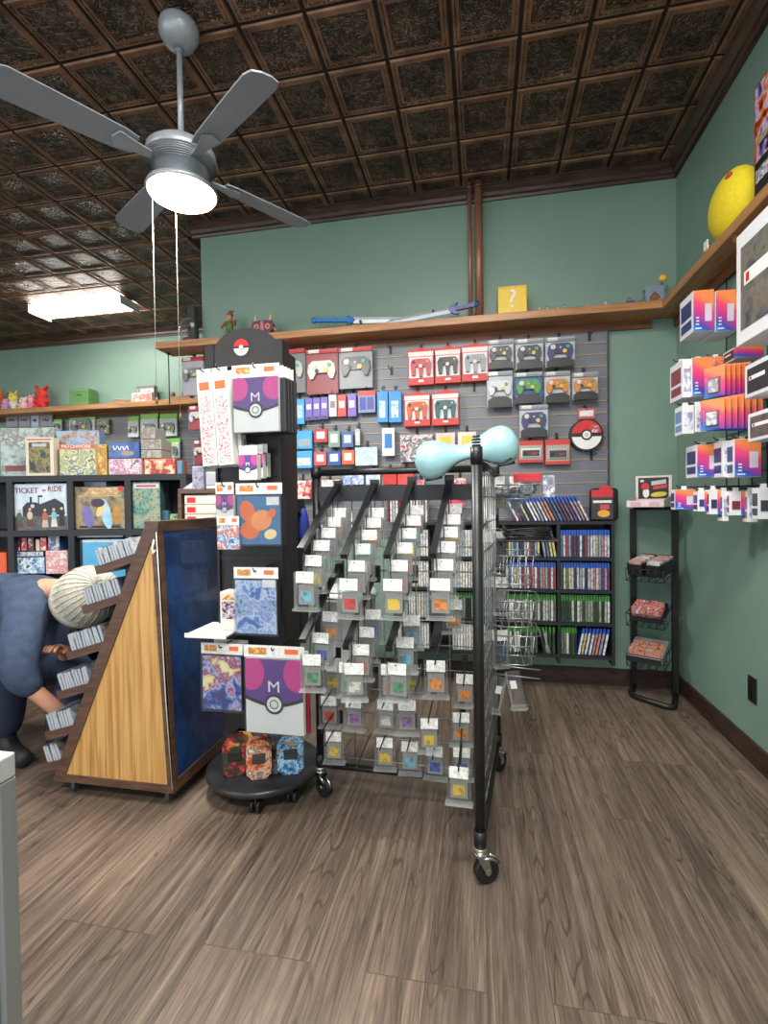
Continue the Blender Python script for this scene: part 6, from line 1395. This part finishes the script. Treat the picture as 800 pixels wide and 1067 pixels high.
# hanging cord holding the shelf corner
p = at(181, 380, 1, D-.19)
t = thing('shelf_hanger', 'thin dark vertical rod beside the left end of the long shelf', 'rod', (XL-.22, D-.10, 1.95)); MB().cyl((0, 0, 0), (0, 0, .375), .004, DARK, 8).build('rod', t); MB().cyl((0, 0, .36), (0, 0, .372), .010, DARK, 8).build('end_cap', t)
# brown side cabinet with a stack of white and red boxes
sb = az(209, 560, 2.95); sb.z = 0
t = thing('side_cabinet', 'low brown side cabinet behind the blue back of the wedge cart', 'cabinet', sb, TH)
zt_ = az(209, 509, 2.95).z; zs_ = az(209, 546, 2.95).z
b = MB(); b.bbox(-.13, .22, 0, .2, zt_-.03, zt_, BRN, .003); b.build('top_board', t); b = MB(); b.box(-.13, .22, 0, .2, zs_-.02, zs_, BRN); b.build('inner_shelf', t)
for x in (-.13, .20): MB().box(x, x+.02, .001, .2, 0, zt_-.03, BRN).build('side_panel', t)
MB().box(-.11, .20, .0, .02, .04, zs_-.02, BRN).build('front_panel', t)
zz_ = zs_+.001; hb = (zt_-.03-zs_)/3.15
for i in range(3):
    q = sb+Matrix.Rotation(TH, 3, 'Z') @ Vector((.02, .01, 0))
    t = thing('console_box', ['cream box with red end labels, lowest of three inside the brown cabinet', 'cream box with red end labels, middle of three inside the brown cabinet', 'cream box with red end labels, topmost of three inside the brown cabinet'][i], 'boxed item', (q.x, q.y, zz_+hb*i), TH)
    MB().bbox(-.115, .16, 0, .16, 0, hb*.96, M((196, 190, 178), .4), .003).build('carton', t); b = MB(); b.box(-.10, -.05, -.001, 0, hb*.2, hb*.75, RED); b.build('red_label', t); b = MB(); b.box(.08, .14, -.001, 0, hb*.2, hb*.75, M((206, 70, 66), .4)); b.build('red_panel', t); MB().box(-.04, .07, -.001, 0, hb*.3, hb*.65, WHITE).build('white_label', t)
q = sb+Matrix.Rotation(TH, 3, 'Z') @ Vector((.0, .05, 0)); t = thing('sloped_case', 'pale grey slope-sided plastic case on the brown cabinet', 'plastic case', (q.x, q.y, zt_+.001), TH)
MB().prism([(-.12, 0), (.10, 0), (.10, .10), (.03, .10)], 0, .12, M((178, 182, 186), .4)).build('case_body', t); MB().box(.02, .10, -.003, 0, .02, .09, M((150, 154, 160), .4)).build('front_plate', t)
q = at(215, 486, 1, 2.7)
t = thing('hanging_pack', 'small lilac-grey hanging pack left of the display column', 'packaged accessory', (at(215, 486, 1, 2.05).x, 1.98, at(215, 486, 1, 2.0).z)); MB().bbox(-.028, .028, 0, .02, -.10, 0, ART([(140, 130, 160), (190, 186, 200), (70, 66, 90)], 30), .003).build('carton', t); MB().tube([(.0, .01, -.002), (.01, .01, .01), (.05, .01, .012)], .0025, BLACK, 6).build('hang_loop', t)
# ------------------------------------------------------------ the crouching person
SKIN = M((206, 150, 122), .55, 0, .05, 30); NAVY = M((58, 72, 96), .85, 0, .22, 26, 0, 0, .9); JEAN = M((32, 42, 66), .8, 0, .25, 30, 0, 0, .6); KNIT = M((186, 182, 168), .95, 0, .2, 70, 0, 0, 1.0); SHOE = M((30, 30, 32), .6); 
pp = az(20, 780, 2.35); pp.z = 0
per = thing('person', 'person in a navy sweater, jeans and cream beanie bending over the card trays', 'person', pp)
def skin(name, J, E, m, parent, sub=2, label=None):
    me = bpy.data.meshes.new(name); ks = list(J); me.from_pydata([tuple(J[k][0]-pp) for k in ks], [(ks.index(a), ks.index(b)) for a, b in E], [])
    o = bpy.data.objects.new(name, me); COL.objects.link(o); o.parent = parent; me.materials.append(m)
    md = o.modifiers.new('skin', 'SKIN'); md.use_smooth_shade = True; md.branch_smoothing = .6
    if not me.skin_vertices: me.skin_vertices.new() if hasattr(me.skin_vertices, 'new') else None
    sv = me.skin_vertices[0].data
    for i, k in enumerate(ks):
        r_ = J[k][1]; sv[i].radius = r_ if isinstance(r_, tuple) else (r_, r_); sv[i].use_root = (i == 0)
    s_ = o.modifiers.new('sub', 'SUBSURF'); s_.levels = sub; s_.render_levels = sub
    if label: o['label'] = label
    return o
A = az
J = dict(pelvis=(A(-48, 668, 2.50), .14), belly=(A(-20, 640, 2.46), .135), chest=(A(14, 621, 2.40), .145), upchest=(A(40, 614, 2.37), .125), neck=(A(64, 612, 2.33), .055), skull=(A(84, 622, 2.30), .078), crown=(A(102, 628, 2.28), .074), jaw=(A(88, 645, 2.31), .055),
    nsh=(A(28, 645, 2.22), .078), nel=(A(18, 706, 2.16), .058), nwr=(A(62, 741, 2.24), .033), npalm=(A(74, 749, 2.29), .028),
    fsh=(A(48, 636, 2.55), .07), fel=(A(62, 694, 2.60), .045), fwr=(A(70, 679, 2.42), .03), fpalm=(A(62, 677, 2.36), .026),
    nhip=(A(-46, 700, 2.36), .11), nknee=(A(12, 702, 2.36), .075), nank=(A(4, 768, 2.38), .046), ntoe=(A(22, 782, 2.31), .035),
    fhip=(A(-40, 690, 2.62), .11), fknee=(A(84, 692, 2.52), .075), fank=(A(58, 764, 2.46), .046), ftoe=(A(76, 778, 2.43), .035))
E_ = [('pelvis', 'belly'), ('belly', 'chest'), ('chest', 'upchest'), ('upchest', 'neck'), ('neck', 'skull'), ('skull', 'crown'), ('skull', 'jaw'), ('upchest', 'nsh'), ('nsh', 'nel'), ('nel', 'nwr'), ('nwr', 'npalm'), ('upchest', 'fsh'), ('fsh', 'fel'), ('fel', 'fwr'), ('fwr', 'fpalm'),
    ('pelvis', 'nhip'), ('nhip', 'nknee'), ('nknee', 'nank'), ('nank', 'ntoe'), ('pelvis', 'fhip'), ('fhip', 'fknee'), ('fknee', 'fank'), ('fank', 'ftoe')]
bare = {'neck', 'skull', 'crown', 'jaw', 'nwr', 'npalm', 'fwr', 'fpalm'}
skin('body', {k: (v[0], v[1] if k in bare else v[1]*.62) for k, v in J.items() if k not in ('ntoe', 'ftoe')}, [e for e in E_ if e[1] not in ('ntoe', 'ftoe')], SKIN, per)
def grow(keys, edges, add, name, m, lab=None, over=None):
    JJ = {k: (J[k][0], (J[k][1]+add)) for k in keys}
    if over: JJ.update(over)
    return skin(name, JJ, edges, m, per, 2, lab)
mid1 = J['nel'][0].lerp(J['nwr'][0], .5); mid2 = J['fel'][0].lerp(J['fwr'][0], .5)
grow(['belly', 'chest', 'upchest', 'nsh', 'nel', 'fsh', 'fel'], [('belly', 'hem'), ('belly', 'chest'), ('chest', 'upchest'), ('upchest', 'nsh'), ('nsh', 'narm'), ('narm', 'nel'), ('nel', 'ncuff'), ('upchest', 'fsh'), ('fsh', 'fel'), ('fel', 'fcuff'), ('upchest', 'collar')], .022, 'sweater', NAVY, 'navy long-sleeved sweater with pushed-up sleeves',
     dict(hem=(J['pelvis'][0], .165), ncuff=(mid1, .050), fcuff=(mid2, .05), collar=(J['upchest'][0].lerp(J['neck'][0], .55), .085), narm=(J['nsh'][0].lerp(J['nel'][0], .5)+Vector((0, -.01, 0)), .090)))
grow(['pelvis', 'nhip', 'nknee', 'fhip', 'fknee'], [('pelvis', 'nhip'), ('nhip', 'nknee'), ('nknee', 'nhem'), ('pelvis', 'fhip'), ('fhip', 'fknee'), ('fknee', 'fhem')], .022, 'jeans', JEAN, 'dark blue jeans', dict(nhem=(J['nank'][0]+Vector((0, 0, -.01)), .068), fhem=(J['fank'][0]+Vector((0, 0, -.01)), .066)))
for a, b_ in (('nank', 'ntoe'), ('fank', 'ftoe')):
    h0 = J[a][0].copy(); t0 = J[b_][0].copy(); t0.z = .045; h0.z = .055
    heel = h0-(t0-h0).normalized()*.06; heel.z = .05; tip = t0+(t0-h0).normalized()*.05; tip.z = .04; up = h0.copy(); up.z = .17
    skin('shoe', dict(mid=(h0, .048), heel=(heel, .045), ball=(t0, .045), tip=(tip, .034), up=(up, .056)), [('mid', 'heel'), ('mid', 'ball'), ('ball', 'tip'), ('mid', 'up')], SHOE, per, 2)
# beanie
bn = MB(); c0 = A(93, 619, 2.285)-pp; ax_ = (A(104, 590, 2.28)-A(86, 645, 2.31)).normalized()
ax_ = Vector((.75, -.35, .35)).normalized(); T = Matrix.Translation(c0) @ ax_.to_track_quat('Z', 'Y').to_matrix().to_4x4()
pr = []; 
bn.lathe([(.126, -.10), (.134, -.095), (.137, -.06), (.132, -.052), (.128, -.048), (.131, .0), (.122, .045), (.098, .088), (.060, .116), (.022, .128), (.001, .130)], KNIT, 36, T=T)
bn.lathe([(.126, -.10), (.118, -.09), (.112, 0)], KNIT, 36, T=T); [bn.tube([T @ Vector((rr*math.cos(q*PI/15), rr*math.sin(q*PI/15), zz)) for rr, zz in ((.1345, -.045), (.133, .0), (.124, .045), (.099, .090), (.061, .118), (.02, .130))], .0017, KNIT, 5) for q in range(30)]; bn.build('beanie', per, label='cream knitted beanie with a turned-up brim')
hd = MB(); hd.ball((0, 0, -.045), (.104, .110, .105), SKIN, 20, 14, T=T); hd.build('head', per)
fc = MB(); F0 = Vector((.2, .1, -1)); 
fdir = Matrix.Identity(4)
fc.ball((.0, -.108, -.085), (.014, .022, .022), SKIN, 10, 8, T=T); 
for s_ in (-1, 1): fc.ball((s_*.036, -.092, -.062), (.013, .010, .009), WHITE, 10, 8, T=T); fc.ball((s_*.104, .005, -.075), (.012, .024, .032), SKIN, 10, 8, T=T)
fc.tube([(-.025, -.096, -.122), (0, -.102, -.120), (.025, -.096, -.122)], .005, M((170, 96, 84), .5), 6, T=T); fc.build('face', per)
# hair at the nape
MB().ball((0, .05, -.09), (.085, .07, .05), M((96, 72, 54), .8), 14, 8, T=T).build('hair', per)
def hand(palm, wrist, flip):
    d = (palm-wrist).normalized(); side = d.cross(Vector((0, 0, 1))).normalized(); dn = side.cross(d).normalized()*-1
    b = MB(); o = palm-pp
    b.ball(tuple(o+d*.018), (.038, .036, .024), SKIN, 14, 10)
    for i, L in enumerate((.066, .076, .072, .056)):
        r0 = o+d*.032+side*(.027-.018*i)*flip
        b.tube([r0, r0+d*L*.45+Vector((0, 0, .004)), r0+d*L*.78-Vector((0, 0, .012)), r0+d*L*.95-Vector((0, 0, .030))], [.0095, .0088, .0080, .0062], SKIN, 8)
    th = o+d*.0+side*.030*flip; b.tube([th, th+side*.018*flip+d*.022-Vector((0, 0, .008)), th+side*.016*flip+d*.048-Vector((0, 0, .018))], [.012, .0105, .008], SKIN, 8)
    b.build('hand', per)
hand(J['npalm'][0], J['nwr'][0], 1); hand(J['fpalm'][0], J['fwr'][0], -1)
# ------------------------------------------------------------ light
w = bpy.data.worlds.new('world'); SC.world = w; w.use_nodes = True
bg = w.node_tree.nodes['Background']; bg.inputs[0].default_value = (.85, .92, 1, 1); bg.inputs[1].default_value = 1.25
def area(name, loc, sx, sy, power, col=(1, .97, .92), rot=(0, 0, 0)):
    l = bpy.data.lights.new(name, 'AREA'); l.shape = 'RECTANGLE'; l.size = sx; l.size_y = sy; l.energy = power; l.color = col
    o = bpy.data.objects.new(name, l); COL.objects.link(o); o.location = loc; o.rotation_euler = rot; return o
area("fan_lamp_light", (fx, fy, CZ-.013-.765), .26, .26, 26)
area('tube_light', (-3.97, 4.46, CZ-.11), 1.0, .24, 7)
fluo('added long white fluorescent ceiling light, unseen behind the viewer, over the left aisle', -3.2, .2); area('tube_light', (-3.2, .2, CZ-.11), 1.2, .24, 8)  # unseen fixture and lamp, added for general light on the left side
fluo('added long white fluorescent ceiling light, unseen behind the viewer, near the right wall', -.3, -1.3); area('tube_light', (-.3, -1.3, CZ-.11), 1.2, .24, 50)  # added fixture and lamp out of view, to light the back wall and floor
fluo('added long white fluorescent ceiling light, out of view over the far left corner', -6.6, 2.4); area('tube_light', (-6.6, 2.4, CZ-.11), 1.2, .24, 25)  # extra fixture and lamp outside the frame, added as fill from the left
fluo('added unseen long white fluorescent ceiling light just ahead of the viewer, above the open floor', -.1, .75); area('tube_light', (-.1, .75, CZ-.11), 1.2, .24, 30)  # fixture and lamp added above the frame to brighten back wall and mid floor
SC.view_settings.exposure = 0.78
